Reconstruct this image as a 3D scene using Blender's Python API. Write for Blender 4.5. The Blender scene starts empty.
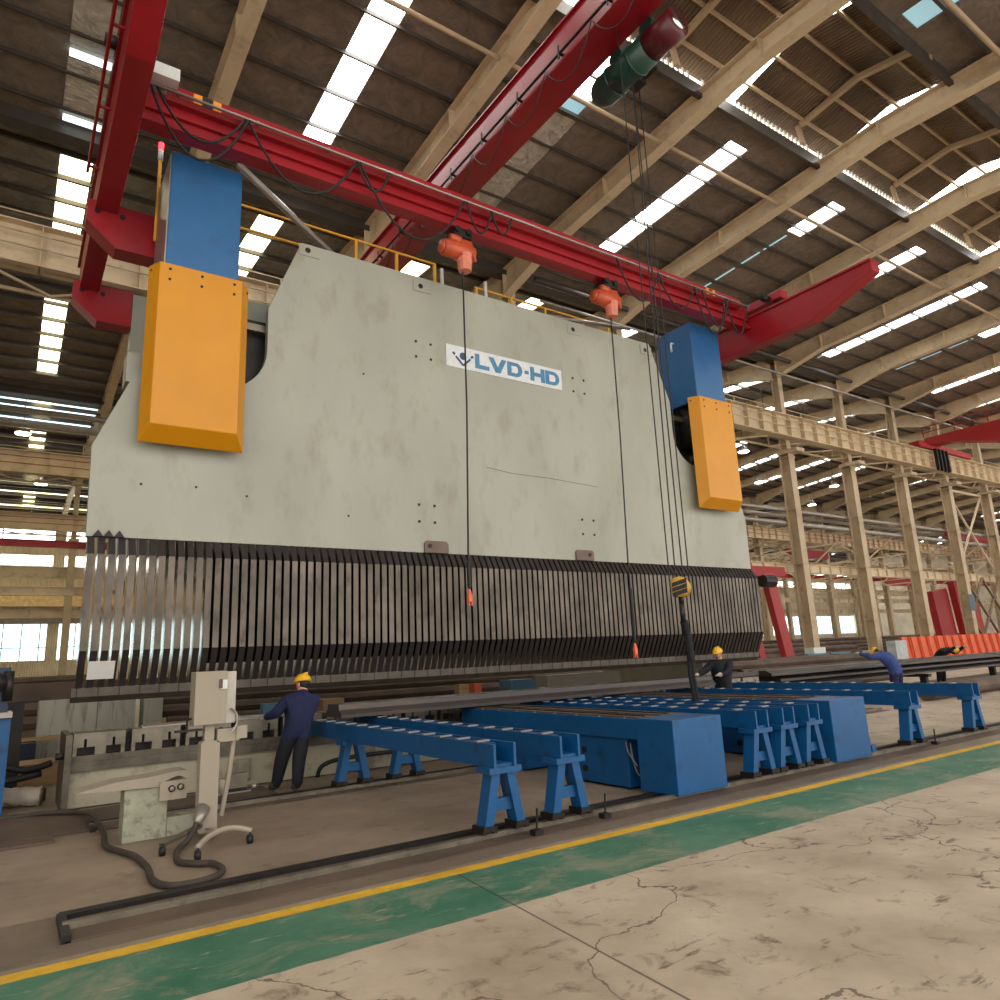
import bpy, math, random
from mathutils import Vector, Matrix
random.seed(7)
COL = bpy.context.scene.collection
PI = math.pi

# ------------------------------------------------------------------ materials
def new_mat(name):
    m = bpy.data.materials.new(name); m.use_nodes = True
    nt = m.node_tree
    return m, nt, nt.nodes['Principled BSDF']

def srgb(c):
    return tuple(((v/255/12.92) if v/255 <= .04045 else ((v/255+.055)/1.055)**2.4) for v in c) + (1,)

MATS = {}
def mat(name, rgb, rough=.6, metal=0., var=.18, scale=3., bump=0., stretch=None, dirt=None, dirt_amt=.5, spec=None, dirt_scale=None, world=False):
    """paint or metal with large soft variation and an optional grime colour in patches"""
    if name in MATS: return MATS[name]
    m, nt, b = new_mat(name); N = nt.nodes; L = nt.links
    c = srgb(rgb)
    tc = N.new('ShaderNodeTexCoord'); mp = N.new('ShaderNodeMapping')
    L.new(N.new('ShaderNodeNewGeometry').outputs['Position'] if world else tc.outputs['Object'], mp.inputs[0])
    if stretch: mp.inputs['Scale'].default_value = stretch
    nz = N.new('ShaderNodeTexNoise'); nz.inputs['Scale'].default_value = scale; nz.inputs['Detail'].default_value = 6
    L.new(mp.outputs[0], nz.inputs['Vector'])
    cr = N.new('ShaderNodeValToRGB')
    cr.color_ramp.elements[0].position = .3; cr.color_ramp.elements[1].position = .7
    cr.color_ramp.elements[0].color = tuple(v*(1-var) for v in c[:3])+(1,)
    cr.color_ramp.elements[1].color = tuple(min(1, v*(1+var)) for v in c[:3])+(1,)
    L.new(nz.outputs[0], cr.inputs[0])
    out = cr.outputs[0]
    if dirt:
        n2 = N.new('ShaderNodeTexNoise'); n2.inputs['Scale'].default_value = dirt_scale or scale*2.3; n2.inputs['Detail'].default_value = 8
        n2.inputs['Roughness'].default_value = .65
        L.new(mp.outputs[0], n2.inputs['Vector'])
        r2 = N.new('ShaderNodeValToRGB'); r2.color_ramp.elements[0].position = .52; r2.color_ramp.elements[1].position = .72
        r2.color_ramp.elements[0].color = (0,0,0,1); r2.color_ramp.elements[1].color = (dirt_amt,)*3+(1,)
        L.new(n2.outputs[0], r2.inputs[0])
        mx = N.new('ShaderNodeMix'); mx.data_type = 'RGBA'
        L.new(r2.outputs[0], mx.inputs[0]); L.new(out, mx.inputs[6]); mx.inputs[7].default_value = srgb(dirt)
        out = mx.outputs[2]
    L.new(out, b.inputs['Base Color'])
    b.inputs['Roughness'].default_value = rough; b.inputs['Metallic'].default_value = metal
    if spec is not None: b.inputs['Specular IOR Level'].default_value = spec
    if bump:
        bp = N.new('ShaderNodeBump'); bp.inputs['Strength'].default_value = bump; bp.inputs['Distance'].default_value = .02
        L.new(nz.outputs[0], bp.inputs['Height']); L.new(bp.outputs[0], b.inputs['Normal'])
    MATS[name] = m
    return m

def emit(name, rgb, strength, lines=False, rgb2=None):
    if name in MATS: return MATS[name]
    m, nt, b = new_mat(name); N = nt.nodes; L = nt.links
    b.inputs['Base Color'].default_value = srgb(rgb); b.inputs['Roughness'].default_value = .4
    b.inputs['Emission Color'].default_value = srgb(rgb)
    b.inputs['Emission Strength'].default_value = strength
    if lines:   # corrugation of the translucent sheet
        tc = N.new('ShaderNodeTexCoord'); w = N.new('ShaderNodeTexWave'); w.inputs['Scale'].default_value = 3.2; w.bands_direction = 'X'
        L.new(tc.outputs['Object'], w.inputs['Vector'])
        nz = N.new('ShaderNodeTexNoise'); nz.inputs['Scale'].default_value = .35; L.new(tc.outputs['Object'], nz.inputs['Vector'])
        mx = N.new('ShaderNodeMix'); mx.data_type = 'RGBA'; L.new(nz.outputs[0], mx.inputs[0])
        mx.inputs[6].default_value = srgb(rgb); mx.inputs[7].default_value = srgb(rgb2 or rgb)
        L.new(mx.outputs[2], b.inputs['Emission Color'])
        mr = N.new('ShaderNodeMapRange'); mr.inputs['To Min'].default_value = strength*.7; mr.inputs['To Max'].default_value = strength
        L.new(w.outputs[0], mr.inputs[0]); L.new(mr.outputs[0], b.inputs['Emission Strength'])
    MATS[name] = m
    return m

def floor_material():
    m, nt, b = new_mat('shop_floor_concrete'); N = nt.nodes; L = nt.links
    geo = N.new('ShaderNodeNewGeometry'); sp = N.new('ShaderNodeSeparateXYZ'); L.new(geo.outputs['Position'], sp.inputs[0])
    P = geo.outputs['Position']
    def noise(scale, detail=6, rough=.6, vec=P, dist=0):
        n = N.new('ShaderNodeTexNoise'); n.inputs['Scale'].default_value = scale; n.inputs['Detail'].default_value = detail
        n.inputs['Roughness'].default_value = rough; n.inputs['Distortion'].default_value = dist
        L.new(vec, n.inputs['Vector']); return n.outputs[0]
    def ramp(src, a, c, ca=(0,0,0,1), cc=(1,1,1,1)):
        r = N.new('ShaderNodeValToRGB'); r.color_ramp.elements[0].position = a; r.color_ramp.elements[1].position = c
        r.color_ramp.elements[0].color = ca; r.color_ramp.elements[1].color = cc; L.new(src, r.inputs[0]); return r.outputs[0]
    def mix(f, a, c):
        mx = N.new('ShaderNodeMix'); mx.data_type = 'RGBA'
        for s, k in ((f, 0), (a, 6), (c, 7)):
            if hasattr(s, 'default_value') or hasattr(s, 'links'): L.new(s, mx.inputs[k])
            else: mx.inputs[k].default_value = s
        return mx.outputs[2]
    def math_(op, a, c=None, clamp=False):
        q = N.new('ShaderNodeMath'); q.operation = op; q.use_clamp = clamp
        for s, k in ((a, 0), (c, 1)):
            if s is None: continue
            if isinstance(s, (int, float)): q.inputs[k].default_value = s
            else: L.new(s, q.inputs[k])
        return q.outputs[0]
    X, Y = sp.outputs[0], sp.outputs[1]
    wob = math_('MULTIPLY', math_('SUBTRACT', noise(6, 4), .5), .035)
    Yw = math_('ADD', Y, wob)
    def band(a, c):
        return math_('MULTIPLY', math_('GREATER_THAN', Yw, a), math_('LESS_THAN', Yw, c))
    # walking side: pale warm concrete; work side: darker brown base
    pale = ramp(noise(.9, 10, .62), .32, .70, srgb((158,140,118)), srgb((200,183,160)))
    pale = mix(ramp(noise(3.3, 10, .7, dist=.6), .56, .68), pale, srgb((112,95,76)))
    mpv = N.new('ShaderNodeMapping'); mpv.inputs['Scale'].default_value = (.35, 1.6, 1); mpv.inputs['Rotation'].default_value = (0,0,.5); L.new(P, mpv.inputs[0])
    pale = mix(ramp(noise(5, 8, .7, vec=mpv.outputs[0]), .60, .66), pale, srgb((104,88,70)))
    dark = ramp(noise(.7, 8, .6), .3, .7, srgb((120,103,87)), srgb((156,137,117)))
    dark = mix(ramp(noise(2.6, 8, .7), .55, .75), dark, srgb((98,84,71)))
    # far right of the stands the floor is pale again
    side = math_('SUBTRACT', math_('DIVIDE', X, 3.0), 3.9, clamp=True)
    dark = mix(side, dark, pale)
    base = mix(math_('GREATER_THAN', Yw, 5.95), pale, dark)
    # the trodden dusty edge by the rail
    base = mix(math_('MULTIPLY', band(5.86, 6.95), .55), base, srgb((82,70,56)))
    # green walkway with worn patches
    green = ramp(noise(1.3, 8, .65), .3, .72, srgb((30,98,72)), srgb((84,124,100)))
    green = mix(ramp(noise(1.1, 9, .75, dist=.8), .50, .62), green, srgb((122,128,104)))
    green = mix(ramp(noise(7, 6, .7, vec=mpv.outputs[0]), .60, .66), green, srgb((148,142,118)))
    base = mix(band(4.76, 5.73), base, green)
    yel = ramp(noise(4, 8, .7), .35, .7, srgb((196,150,28)), srgb((232,184,44)))
    yel = mix(ramp(noise(9, 6, .7), .62, .70), yel, srgb((150,128,88)))
    base = mix(band(5.72, 5.87), base, yel)
    # saw-cut joints: one across the aisle, and a pair far right
    jx = math_('ABSOLUTE', math_('SUBTRACT', X, math_('ADD', 2.86, math_('MULTIPLY', Y, .086))))
    j1 = math_('MULTIPLY', math_('LESS_THAN', jx, .009), math_('LESS_THAN', Y, 5.72))
    base = mix(math_('MULTIPLY', j1, .8), base, srgb((52,42,34)))
    # hairline cracks
    vo = N.new('ShaderNodeTexVoronoi'); vo.feature = 'DISTANCE_TO_EDGE'; vo.inputs['Scale'].default_value = .33
    mv = N.new('ShaderNodeVectorMath'); mv.operation = 'ADD'
    nn = N.new('ShaderNodeTexNoise'); nn.inputs['Scale'].default_value = 1.1; nn.inputs['Detail'].default_value = 8; L.new(P, nn.inputs['Vector'])
    sc = N.new('ShaderNodeVectorMath'); sc.operation = 'SCALE'; sc.inputs['Scale'].default_value = 1.6
    L.new(nn.outputs['Color'], sc.inputs[0]); L.new(P, mv.inputs[0]); L.new(sc.outputs[0], mv.inputs[1]); L.new(mv.outputs[0], vo.inputs['Vector'])
    ck = math_('MULTIPLY', math_('LESS_THAN', vo.outputs['Distance'], .0035), math_('LESS_THAN', Y, 4.8))
    base = mix(math_('MULTIPLY', ck, .75), base, srgb((66,52,40)))
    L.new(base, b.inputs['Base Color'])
    rr = N.new('ShaderNodeMapRange'); rr.inputs['To Min'].default_value = .38; rr.inputs['To Max'].default_value = .72
    L.new(noise(1.7, 6), rr.inputs[0]); L.new(rr.outputs[0], b.inputs['Roughness'])
    bp = N.new('ShaderNodeBump'); bp.inputs['Strength'].default_value = .25; bp.inputs['Distance'].default_value = .02
    L.new(noise(5, 10, .7), bp.inputs['Height']); L.new(bp.outputs[0], b.inputs['Normal'])
    return m

def insulation_material(name, a, c, rough=.55):
    """quilted roof insulation: foil netting with sagging folds"""
    m, nt, b = new_mat(name); N = nt.nodes; L = nt.links
    tc = N.new('ShaderNodeTexCoord')
    n = N.new('ShaderNodeTexNoise'); n.inputs['Scale'].default_value = 1.6; n.inputs['Detail'].default_value = 10; n.inputs['Roughness'].default_value = .7
    n.inputs['Distortion'].default_value = 1.2
    L.new(tc.outputs['Object'], n.inputs['Vector'])
    r = N.new('ShaderNodeValToRGB'); r.color_ramp.elements[0].position = .3; r.color_ramp.elements[1].position = .72
    r.color_ramp.elements[0].color = srgb(a); r.color_ramp.elements[1].color = srgb(c)
    L.new(n.outputs[0], r.inputs[0]); L.new(r.outputs[0], b.inputs['Base Color'])
    bp = N.new('ShaderNodeBump'); bp.inputs['Strength'].default_value = .9; bp.inputs['Distance'].default_value = .12
    L.new(n.outputs[0], bp.inputs['Height']); L.new(bp.outputs[0], b.inputs['Normal'])
    b.inputs['Roughness'].default_value = rough
    MATS[name] = m
    return m

def corrugated_material(name, a, c, scale=2.2, axis='X'):
    m, nt, b = new_mat(name); N = nt.nodes; L = nt.links
    tc = N.new('ShaderNodeTexCoord'); w = N.new('ShaderNodeTexWave'); w.inputs['Scale'].default_value = scale; w.bands_direction = axis
    L.new(tc.outputs['Object'], w.inputs['Vector'])
    n = N.new('ShaderNodeTexNoise'); n.inputs['Scale'].default_value = .5; L.new(tc.outputs['Object'], n.inputs['Vector'])
    r = N.new('ShaderNodeValToRGB'); r.color_ramp.elements[0].color = srgb(a); r.color_ramp.elements[1].color = srgb(c)
    r.color_ramp.elements[0].position = .35; r.color_ramp.elements[1].position = .65
    L.new(n.outputs[0], r.inputs[0]); L.new(r.outputs[0], b.inputs['Base Color'])
    bp = N.new('ShaderNodeBump'); bp.inputs['Strength'].default_value = 1; bp.inputs['Distance'].default_value = .06
    L.new(w.outputs[0], bp.inputs['Height']); L.new(bp.outputs[0], b.inputs['Normal'])
    b.inputs['Roughness'].default_value = .6
    MATS[name] = m
    return m

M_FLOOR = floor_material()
M_INS = insulation_material('quilted_roof_insulation', (100,86,74), (146,130,115))
M_FOIL = insulation_material('silver_roof_foil', (104,96,88), (170,164,156), .35)
M_NET = insulation_material('netted_foil_patch', (150,140,124), (226,216,200), .3)
M_CORR = corrugated_material('bare_brown_roof_sheet', (84,64,46), (120,96,72))
M_WALL = corrugated_material('cream_wall_cladding', (206,188,166), (228,212,190), 1.6)
M_SKY = emit('skylight_sheet', (255,252,244), 7.5, True, (236,248,250))
M_SKYY = emit('aged_skylight_sheet', (250,238,170), 4.5, True, (255,250,220))
M_SKYB = emit('bluish_skylight_sheet', (140,190,205), .42, True, (190,220,228))
M_WIN = emit('bright_window_glass', (206,238,244), 1.5)
M_WINW = emit('overexposed_window_glass', (255,252,246), 2.4)
M_LAMP = emit('lamp_glow', (255,250,225), 14)
M_CREAM = mat('cream_steel_paint', (208,186,152), .5, 0, .10, .8, dirt=(128,104,74), dirt_amt=.5, dirt_scale=2)
M_CREAMD = mat('dusty_cream_steel', (190,169,138), .6, 0, .12, .8, dirt=(110,92,70), dirt_amt=.5)
M_PURLIN = mat('dark_purlin_steel', (78,70,64), .5, .3, .15, 1)
M_PURLINC = mat('cream_purlin_steel', (176,150,118), .5, 0, .1, 1)
M_GREY = mat('press_grey_green_paint', (160,160,145), .42, 0, .11, .6, stretch=(1,1,.5), dirt=(138,130,108), dirt_amt=.6, dirt_scale=2.2)
M_GREYB = mat('press_bed_paint', (158,150,128), .55, 0, .14, 1.2, dirt=(84,70,54), dirt_amt=.8, dirt_scale=2.5)
M_RIB = mat('worn_bare_steel_rib', (92,83,74), .32, .6, .45, 2.2, stretch=(1,1,.6), dirt=(54,42,35), dirt_amt=.9, dirt_scale=4, world=True)
M_RIBS = mat('polished_rib_side', (190,180,168), .16, 1, .15, 3)
M_RIBD = mat('darker_steel', (58,52,50), .45, .5, .2, 3)
M_DARK = mat('oily_steel_and_recess_shade', (44,40,38), .45, .5, .3, 4)
M_BLACK = mat('black_rubber', (22,21,21), .6, 0, .2, 6)
M_STEEL = mat('machined_steel', (128,120,106), .38, .6, .3, 3, dirt=(66,56,46), dirt_amt=.7)
M_CHROME = mat('chrome_rod', (205,205,205), .12, 1, .03, 2)
M_SCALE = mat('mill_scale_steel', (68,62,61), .42, .5, .22, 1.5, stretch=(.15,1,1), dirt=(104,84,66), dirt_amt=.5)
M_RUST = mat('rusty_stock_steel', (92,76,64), .7, .2, .3, 1.4)
M_BLUE = mat('press_blue_paint', (40,98,150), .35, 0, .08, 1.2, dirt=(40,78,116), dirt_amt=.5)
M_BLUES = mat('stand_blue_paint', (2,78,130), .45, 0, .15, 2, dirt=(6,46,76), dirt_amt=.7, dirt_scale=4)
M_BLUET = mat('dusty_light_blue_paint', (78,122,148), .6, 0, .15, 2)
M_ORG = mat('guard_orange_yellow_paint', (208,138,2), .42, 0, .05, 1.4, dirt=(206,140,40), dirt_amt=.7, dirt_scale=2.2)
M_RED = mat('crane_red_paint', (150,24,34), .34, 0, .10, 1.2, dirt=(112,20,28), dirt_amt=.4)
M_REDO = mat('orange_red_paint', (212,84,38), .5, 0, .12, 1.2)
M_REDG = mat('gantry_red_paint', (160,32,36), .5, 0, .12, 1.2)
M_YEL = mat('yellow_rail_paint', (232,168,48), .5, 0, .1, 3)
M_HAT = mat('yellow_helmet_plastic', (238,182,32), .3, 0, .05, 6)
M_HOIST = mat('orange_hoist_paint', (196,84,48), .35, 0, .15, 8)
M_BAG = mat('salmon_chain_bag', (216,128,104), .7, 0, .15, 8)
M_GRN = mat('dark_green_hoist_paint', (22,62,52), .35, 0, .15, 5)
M_MAR = mat('maroon_motor_paint', (86,18,28), .35, 0, .15, 5)
M_GALV = mat('galvanised_pipe', (158,150,142), .35, .6, .12, 3)
M_PALE = mat('beige_cabinet_paint', (160,148,130), .5, 0, .07, 1.5, stretch=(1,1,.5), dirt=(128,108,90), dirt_amt=.35)
M_MOSS = mat('flaked_pale_green_paint', (158,158,136), .7, 0, .16, 5, dirt=(92,82,62), dirt_amt=.9, dirt_scale=9)
M_PANEL = mat('stained_grey_panel', (182,180,164), .5, 0, .1, 1.5, stretch=(3,3,.4), dirt=(84,78,66), dirt_amt=.7)
M_WOOD = mat('packing_timber', (178,142,102), .7, 0, .2, 4, stretch=(.4,3,3))
M_CARD = mat('torn_cardboard', (190,130,74), .8, 0, .12, 6)
M_PAPER = mat('white_paper', (214,212,206), .7, 0, .04, 6)
M_WHITE = mat('white_enamel', (212,214,208), .4, 0, .05, 3)
M_SIGNB = mat('faded_sign_blue', (72,128,164), .55, 0, .18, 9)
M_SIGNW = mat('weathered_sign_white', (216,218,218), .5, 0, .06, 6, dirt=(170,174,172), dirt_amt=.6)
M_NAVY = mat('navy_work_cloth', (17,24,62), .85, 0, .25, 9, bump=.3)
M_NAVYD = mat('dark_work_cloth', (15,16,26), .85, 0, .25, 9, bump=.3)
M_BLUC = mat('faded_blue_work_cloth', (46,66,124), .85, 0, .25, 9, bump=.3)
M_SKIN = mat('skin', (196,140,112), .55, 0, .08, 8)
M_GLOVE = mat('grey_cotton_glove', (186,178,164), .85, 0, .1, 9)
M_HAIR = mat('black_hair', (18,15,14), .6, 0, .1, 20)
M_SHOE = mat('grey_work_shoe', (70,68,62), .7, 0, .2, 9)
M_REDL = emit('red_beacon_glow', (255,40,50), 3.5)
M_TARP = mat('grey_crumpled_sheeting', (170,156,140), .5, 0, .2, 3, bump=1)
M_SLING = mat('black_sling', (16,16,17), .8, 0, .2, 9)
M_HAZ = mat('hazard_orange', (236,150,30), .5, 0, .05, 5)

# ------------------------------------------------------------------ mesh builder
class MB:
    def __init__(s): s.v = []; s.f = []; s.mi = []; s.cur = 0
    def add(s, vs, fs):
        o = len(s.v); s.v += [tuple(v) for v in vs]; s.f += [tuple(i+o for i in f) for f in fs]; s.mi += [s.cur]*len(fs)
        return s
    def box(s, x0, x1, y0, y1, z0, z1):
        vs = [(x,y,z) for x in (x0,x1) for y in (y0,y1) for z in (z0,z1)]
        return s.add(vs, [(0,1,3,2),(4,6,7,5),(0,4,5,1),(2,3,7,6),(0,2,6,4),(1,5,7,3)])
    def beam(s, p, q, w, h, up=(0,0,1)):
        p = Vector(p); q = Vector(q); d = (q-p).normalized(); u = Vector(up)
        if abs(d.dot(u)) > .99: u = Vector((0,1,0))
        r = d.cross(u).normalized()*w/2; u = r.cross(d).normalized()*h/2
        vs = [e+a*r+c*u for e in (p,q) for a, c in ((-1,-1),(1,-1),(1,1),(-1,1))]
        return s.add(vs, [(0,1,2,3),(7,6,5,4),(0,4,5,1),(1,5,6,2),(2,6,7,3),(3,7,4,0)])
    def prism(s, poly, a, b, axis='y'):
        """polygon in the two other axes, extruded along axis from a to b"""
        def P(u, v, t):
            return {'y': (u,t,v), 'x': (t,u,v), 'z': (u,v,t)}[axis]
        n = len(poly); vs = [P(u,v,a) for u,v in poly]+[P(u,v,b) for u,v in poly]
        fs = [tuple(range(n)), tuple(range(2*n-1, n-1, -1))]+[(i, i+n, (i+1)%n+n, (i+1)%n) for i in range(n)]
        return s.add(vs, fs)
    def cyl(s, p, q, r, n=12, r2=None):
        p = Vector(p); q = Vector(q); d = (q-p).normalized(); r2 = r if r2 is None else r2
        u = d.orthogonal().normalized(); w = d.cross(u)
        vs = [p+(u*math.cos(2*PI*i/n)+w*math.sin(2*PI*i/n))*r for i in range(n)]+[q+(u*math.cos(2*PI*i/n)+w*math.sin(2*PI*i/n))*r2 for i in range(n)]
        return s.add(vs, [tuple(range(n-1,-1,-1)), tuple(range(n,2*n))]+[(i,(i+1)%n,(i+1)%n+n,i+n) for i in range(n)])
    def tube(s, pts, r, n=6):
        pts = [Vector(p) for p in pts]; rings = []; u = None
        for i, p in enumerate(pts):
            d = (pts[min(i+1,len(pts)-1)]-pts[max(i-1,0)]).normalized()
            if u is None: u = d.orthogonal().normalized()
            else:
                u = (u-d*u.dot(d)); u = u.normalized() if u.length > 1e-6 else d.orthogonal().normalized()
            w = d.cross(u); rings.append([p+(u*math.cos(2*PI*k/n)+w*math.sin(2*PI*k/n))*r for k in range(n)])
        vs = [v for g in rings for v in g]; fs = [tuple(range(n-1,-1,-1)), tuple(len(vs)-n+k for k in range(n))]
        for i in range(len(pts)-1):
            for k in range(n): fs.append((i*n+k, i*n+(k+1)%n, (i+1)*n+(k+1)%n, (i+1)*n+k))
        return s.add(vs, fs)
    def ball(s, c, rx, ry, rz, n=12, m=8, top=False):
        vs = []; fs = []; lo = 0 if top else -PI/2
        for j in range(m+1):
            a = lo+(PI/2-lo)*j/m
            for i in range(n): vs.append((c[0]+rx*math.cos(a)*math.cos(2*PI*i/n), c[1]+ry*math.cos(a)*math.sin(2*PI*i/n), c[2]+rz*math.sin(a)))
        for j in range(m):
            for i in range(n): fs.append((j*n+i, j*n+(i+1)%n, (j+1)*n+(i+1)%n, (j+1)*n+i))
        return s.add(vs, fs)
    def build(s, name, mats, parent=None, smooth=False, loc=None, bevel=0):
        me = bpy.data.meshes.new(name); me.from_pydata(s.v, [], s.f)
        for m in (mats if isinstance(mats, (list, tuple)) else [mats]): me.materials.append(m)
        me.polygons.foreach_set('material_index', s.mi)
        if smooth: me.polygons.foreach_set('use_smooth', [True]*len(me.polygons))
        me.update()
        import bmesh
        bm = bmesh.new(); bm.from_mesh(me); bmesh.ops.recalc_face_normals(bm, faces=bm.faces); bm.to_mesh(me); bm.free()
        o = bpy.data.objects.new(name, me); COL.objects.link(o)
        if parent is not None: o.parent = parent; o.matrix_parent_inverse = Matrix.Translation(-Vector(parent.location)) if False else Matrix.Identity(4)
        if loc: o.location = loc
        if bevel:
            bv = o.modifiers.new('bevel', 'BEVEL'); bv.width = bevel; bv.segments = 2; bv.limit_method = 'ANGLE'
        return o

def smooth_path(pts, k=4):
    pts = [Vector(p) for p in pts]; out = []
    for i in range(len(pts)-1):
        p0, p1, p2, p3 = pts[max(i-1,0)], pts[i], pts[i+1], pts[min(i+2,len(pts)-1)]
        for j in range(k):
            t = j/k
            out.append(.5*((2*p1)+(p2-p0)*t+(2*p0-5*p1+4*p2-p3)*t*t+(3*p1-p0-3*p2+p3)*t**3))
    out.append(pts[-1]); return out

def tag(o, label, cat, group=None, kind=None):
    o['label'] = label; o['category'] = cat
    if group: o['group'] = group
    if kind: o['kind'] = kind
    return o
def empty(name, loc=(0,0,0), rz=0):
    o = bpy.data.objects.new(name, None); COL.objects.link(o); o.location = loc; o.rotation_euler = (0,0,rz); o.empty_display_size = .2
    return o
def thing(name, label, cat, loc=(0,0,0), rz=0, group=None):
    return tag(empty(name, loc, rz), label, cat, group)
def struct(o): o['kind'] = 'structure'; return o
def copy_tree(o, parent=None, loc=None):
    c = o.copy(); COL.objects.link(c)
    if parent is not None: c.parent = parent
    if loc is not None: c.location = loc
    for ch in list(o.children): copy_tree(ch, c)
    return c

# ------------------------------------------------------------------ camera
cam = bpy.data.cameras.new('camera'); co = bpy.data.objects.new('camera', cam); COL.objects.link(co)
cam.sensor_width = 36; cam.lens = 36*.710; cam.clip_end = 600
Rcv = ((0.82662131,-0.56104534,-0.04387867),(0.08543581,0.20217927,-0.97561482),(0.5562355,0.80271519,0.21505905))
# rows: image right, image down, forward -> blender camera axes: right, up = -down, back = -forward
r, d, f_ = [Vector(v).normalized() for v in Rcv]
mw = Matrix(((r.x,-d.x,-f_.x,0),(r.y,-d.y,-f_.y,0),(r.z,-d.z,-f_.z,1.8),(0,0,0,1)))
co.matrix_world = mw
sc = bpy.context.scene; sc.camera = co
sc.view_settings.view_transform = 'Standard'; sc.view_settings.look = 'None'; sc.view_settings.exposure = .95; sc.view_settings.gamma = 1
W = bpy.data.worlds.new('overcast_sky'); W.use_nodes = True; sc.world = W
bg = W.node_tree.nodes['Background']; bg.inputs[0].default_value = (1,.965,.91,1); bg.inputs[1].default_value = 1.15

# ------------------------------------------------------------------ the hall
BX = [3.6+6.17*k for k in range(-3, 24)]           # frame lines
XL, XR = -26, 148
def zroof(y):                                       # underside of the roof sheets
    for a, c, za, zc, ym in ((-4.6,22,17.75,18.45,9.2),(22,46,17.75,18.6,34),(46,64,17.75,18.4,55),(64,84,17.75,18.4,74)):
        if a <= y <= c:
            t = (y-a)/(ym-a) if y < ym else (c-y)/(c-ym)
            return za+(zc-za)*t
    return 17.75
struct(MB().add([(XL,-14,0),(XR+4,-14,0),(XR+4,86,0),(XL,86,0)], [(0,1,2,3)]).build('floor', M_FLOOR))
# sky strips: (x centre, y0, y1, material)
def strip_x(k): return BX[k]+3.085
def roof_piece(name, y0, y1, m, strips=None):
    """one roof slope between two y lines with real openings along the skylight strips"""
    b = MB(); z0, z1 = zroof(y0+1e-4), zroof(y1-1e-4)
    def zz(y): return z0+(z1-z0)*(y-y0)/(y1-y0)
    xs = sorted(strips or [])
    cuts = [(s[0]-.45, s[0]+.45, s[1], s[2]) for s in xs]
    x = XL
    def slab(xa, xb, ya, yb):
        if xb-xa < 1e-3 or yb-ya < 1e-3: return
        b.add([(xa,ya,zz(ya)),(xb,ya,zz(ya)),(xb,yb,zz(yb)),(xa,yb,zz(yb)),(xa,ya,zz(ya)+.12),(xb,ya,zz(ya)+.12),(xb,yb,zz(yb)+.12),(xa,yb,zz(yb)+.12)],
              [(0,1,2,3),(7,6,5,4),(0,4,5,1),(1,5,6,2),(2,6,7,3),(3,7,4,0)])
    for xa, xb, ya, yb in cuts:
        ya = max(ya,y0); yb = min(yb,y1)
        slab(x, xa, y0, y1); slab(xa, xb, y0, ya); slab(xa, xb, yb, y1); x = xb
    slab(x, XR, y0, y1)
    return b.build(name, m)
ceiling = struct(empty('ceiling'))
win_n = [0]
def skylight(xc, y0, y1, m, z0f=None):
    win_n[0] += 1
    b = MB()
    za, zb = (zroof(y0+1e-4), zroof(y1-1e-4)) if z0f is None else z0f
    b.add([(xc-.45,y0,za+.06),(xc+.45,y0,za+.06),(xc+.45,y1,zb+.06),(xc-.45,y1,zb+.06),(xc-.45,y0,za+.1),(xc+.45,y0,za+.1),(xc+.45,y1,zb+.1),(xc-.45,y1,zb+.1)],
          [(0,1,2,3),(7,6,5,4),(0,4,5,1),(1,5,6,2),(2,6,7,3),(3,7,4,0)])
    o = struct(b.build('window_%d' % win_n[0], m)); return o
S1, S2a, S2b, S0, S3a, S3b, S4a, S4b = [], [], [], [], [], [], [], []
for k in range(len(BX)-1):
    x = strip_x(k); full = (k % 2 == 0)
    # k=3 -> strip at x=6.7 (full), k=4 -> 12.9 (patched), k=5 -> 19.0 full
    if 0 <= k <= 15:
        if k in (4,5,7,9,11,13,15,2,0):
            pass
    S1.append((x, 12.4 if k != 4 else 11.9, {4:12.9, 6:14.2, 8:14.4}.get(k, 20.6 if k not in (3,) else 16.4)))
# bay 1, machine-side slope (k index: 3 = x 3.6..9.8)
spec = {2:(15.4,15.7), 3:(23,23), 4:(12.4,20.4), 5:(12.2,13.6), 6:(12.2,20.6), 7:(12.4,14.5), 8:(12.3,15.0), 9:(12.3,14.6), 10:(12.3,20.6), 11:(12.3,15), 12:(12.3,20.6), 13:(12.3,20.6), 14:(12.3,20.6)}
XS = {k: strip_x(k) for k in range(len(BX)-1)}
# nearest strip to the viewer is over x = 6.7
def kx(x): return min(XS, key=lambda k: abs(XS[k]-x))
bay1 = []
for x, y0, y1, m in ((.5,16.4,16.75,M_SKYB),(.5,19.6,19.95,M_SKYB),(6.7,12.2,20.3,M_SKY),(12.9,11.9,13.4,M_SKY),(12.9,13.5,14.1,M_SKYB),(19.0,12.3,20.6,M_SKY),(25.2,12.4,14.4,M_SKY),
                     (31.4,12.3,14.6,M_SKY),(37.5,12.3,20.6,M_SKY),(43.7,12.3,15.0,M_SKY),(49.9,12.3,20.6,M_SKY),(56.0,12.3,20.6,M_SKY),(62.2,12.3,20.6,M_SKY),(68.4,12.3,20.6,M_SKY)):
    bay1.append((x,y0,y1,m))
byx = {}
for s in bay1: byx.setdefault(round(s[0],1), []).append(s)
cut1 = [(x, min(s[1] for s in ss), max(s[2] for s in ss)) for x, ss in byx.items() if x not in (.5,)]
for s in bay1:
    if s[0] == .5: continue
    skylight(*s)
p = roof_piece('roof_sheet', 11.45, 22, M_INS, cut1); p.parent = ceiling
p = roof_piece('roof_sheet', -4.6, 6.95, M_INS, [(19.05,4.3,6.7)]); p.parent = ceiling
skylight(19.05, 4.3, 6.7, M_SKYB)
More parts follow.
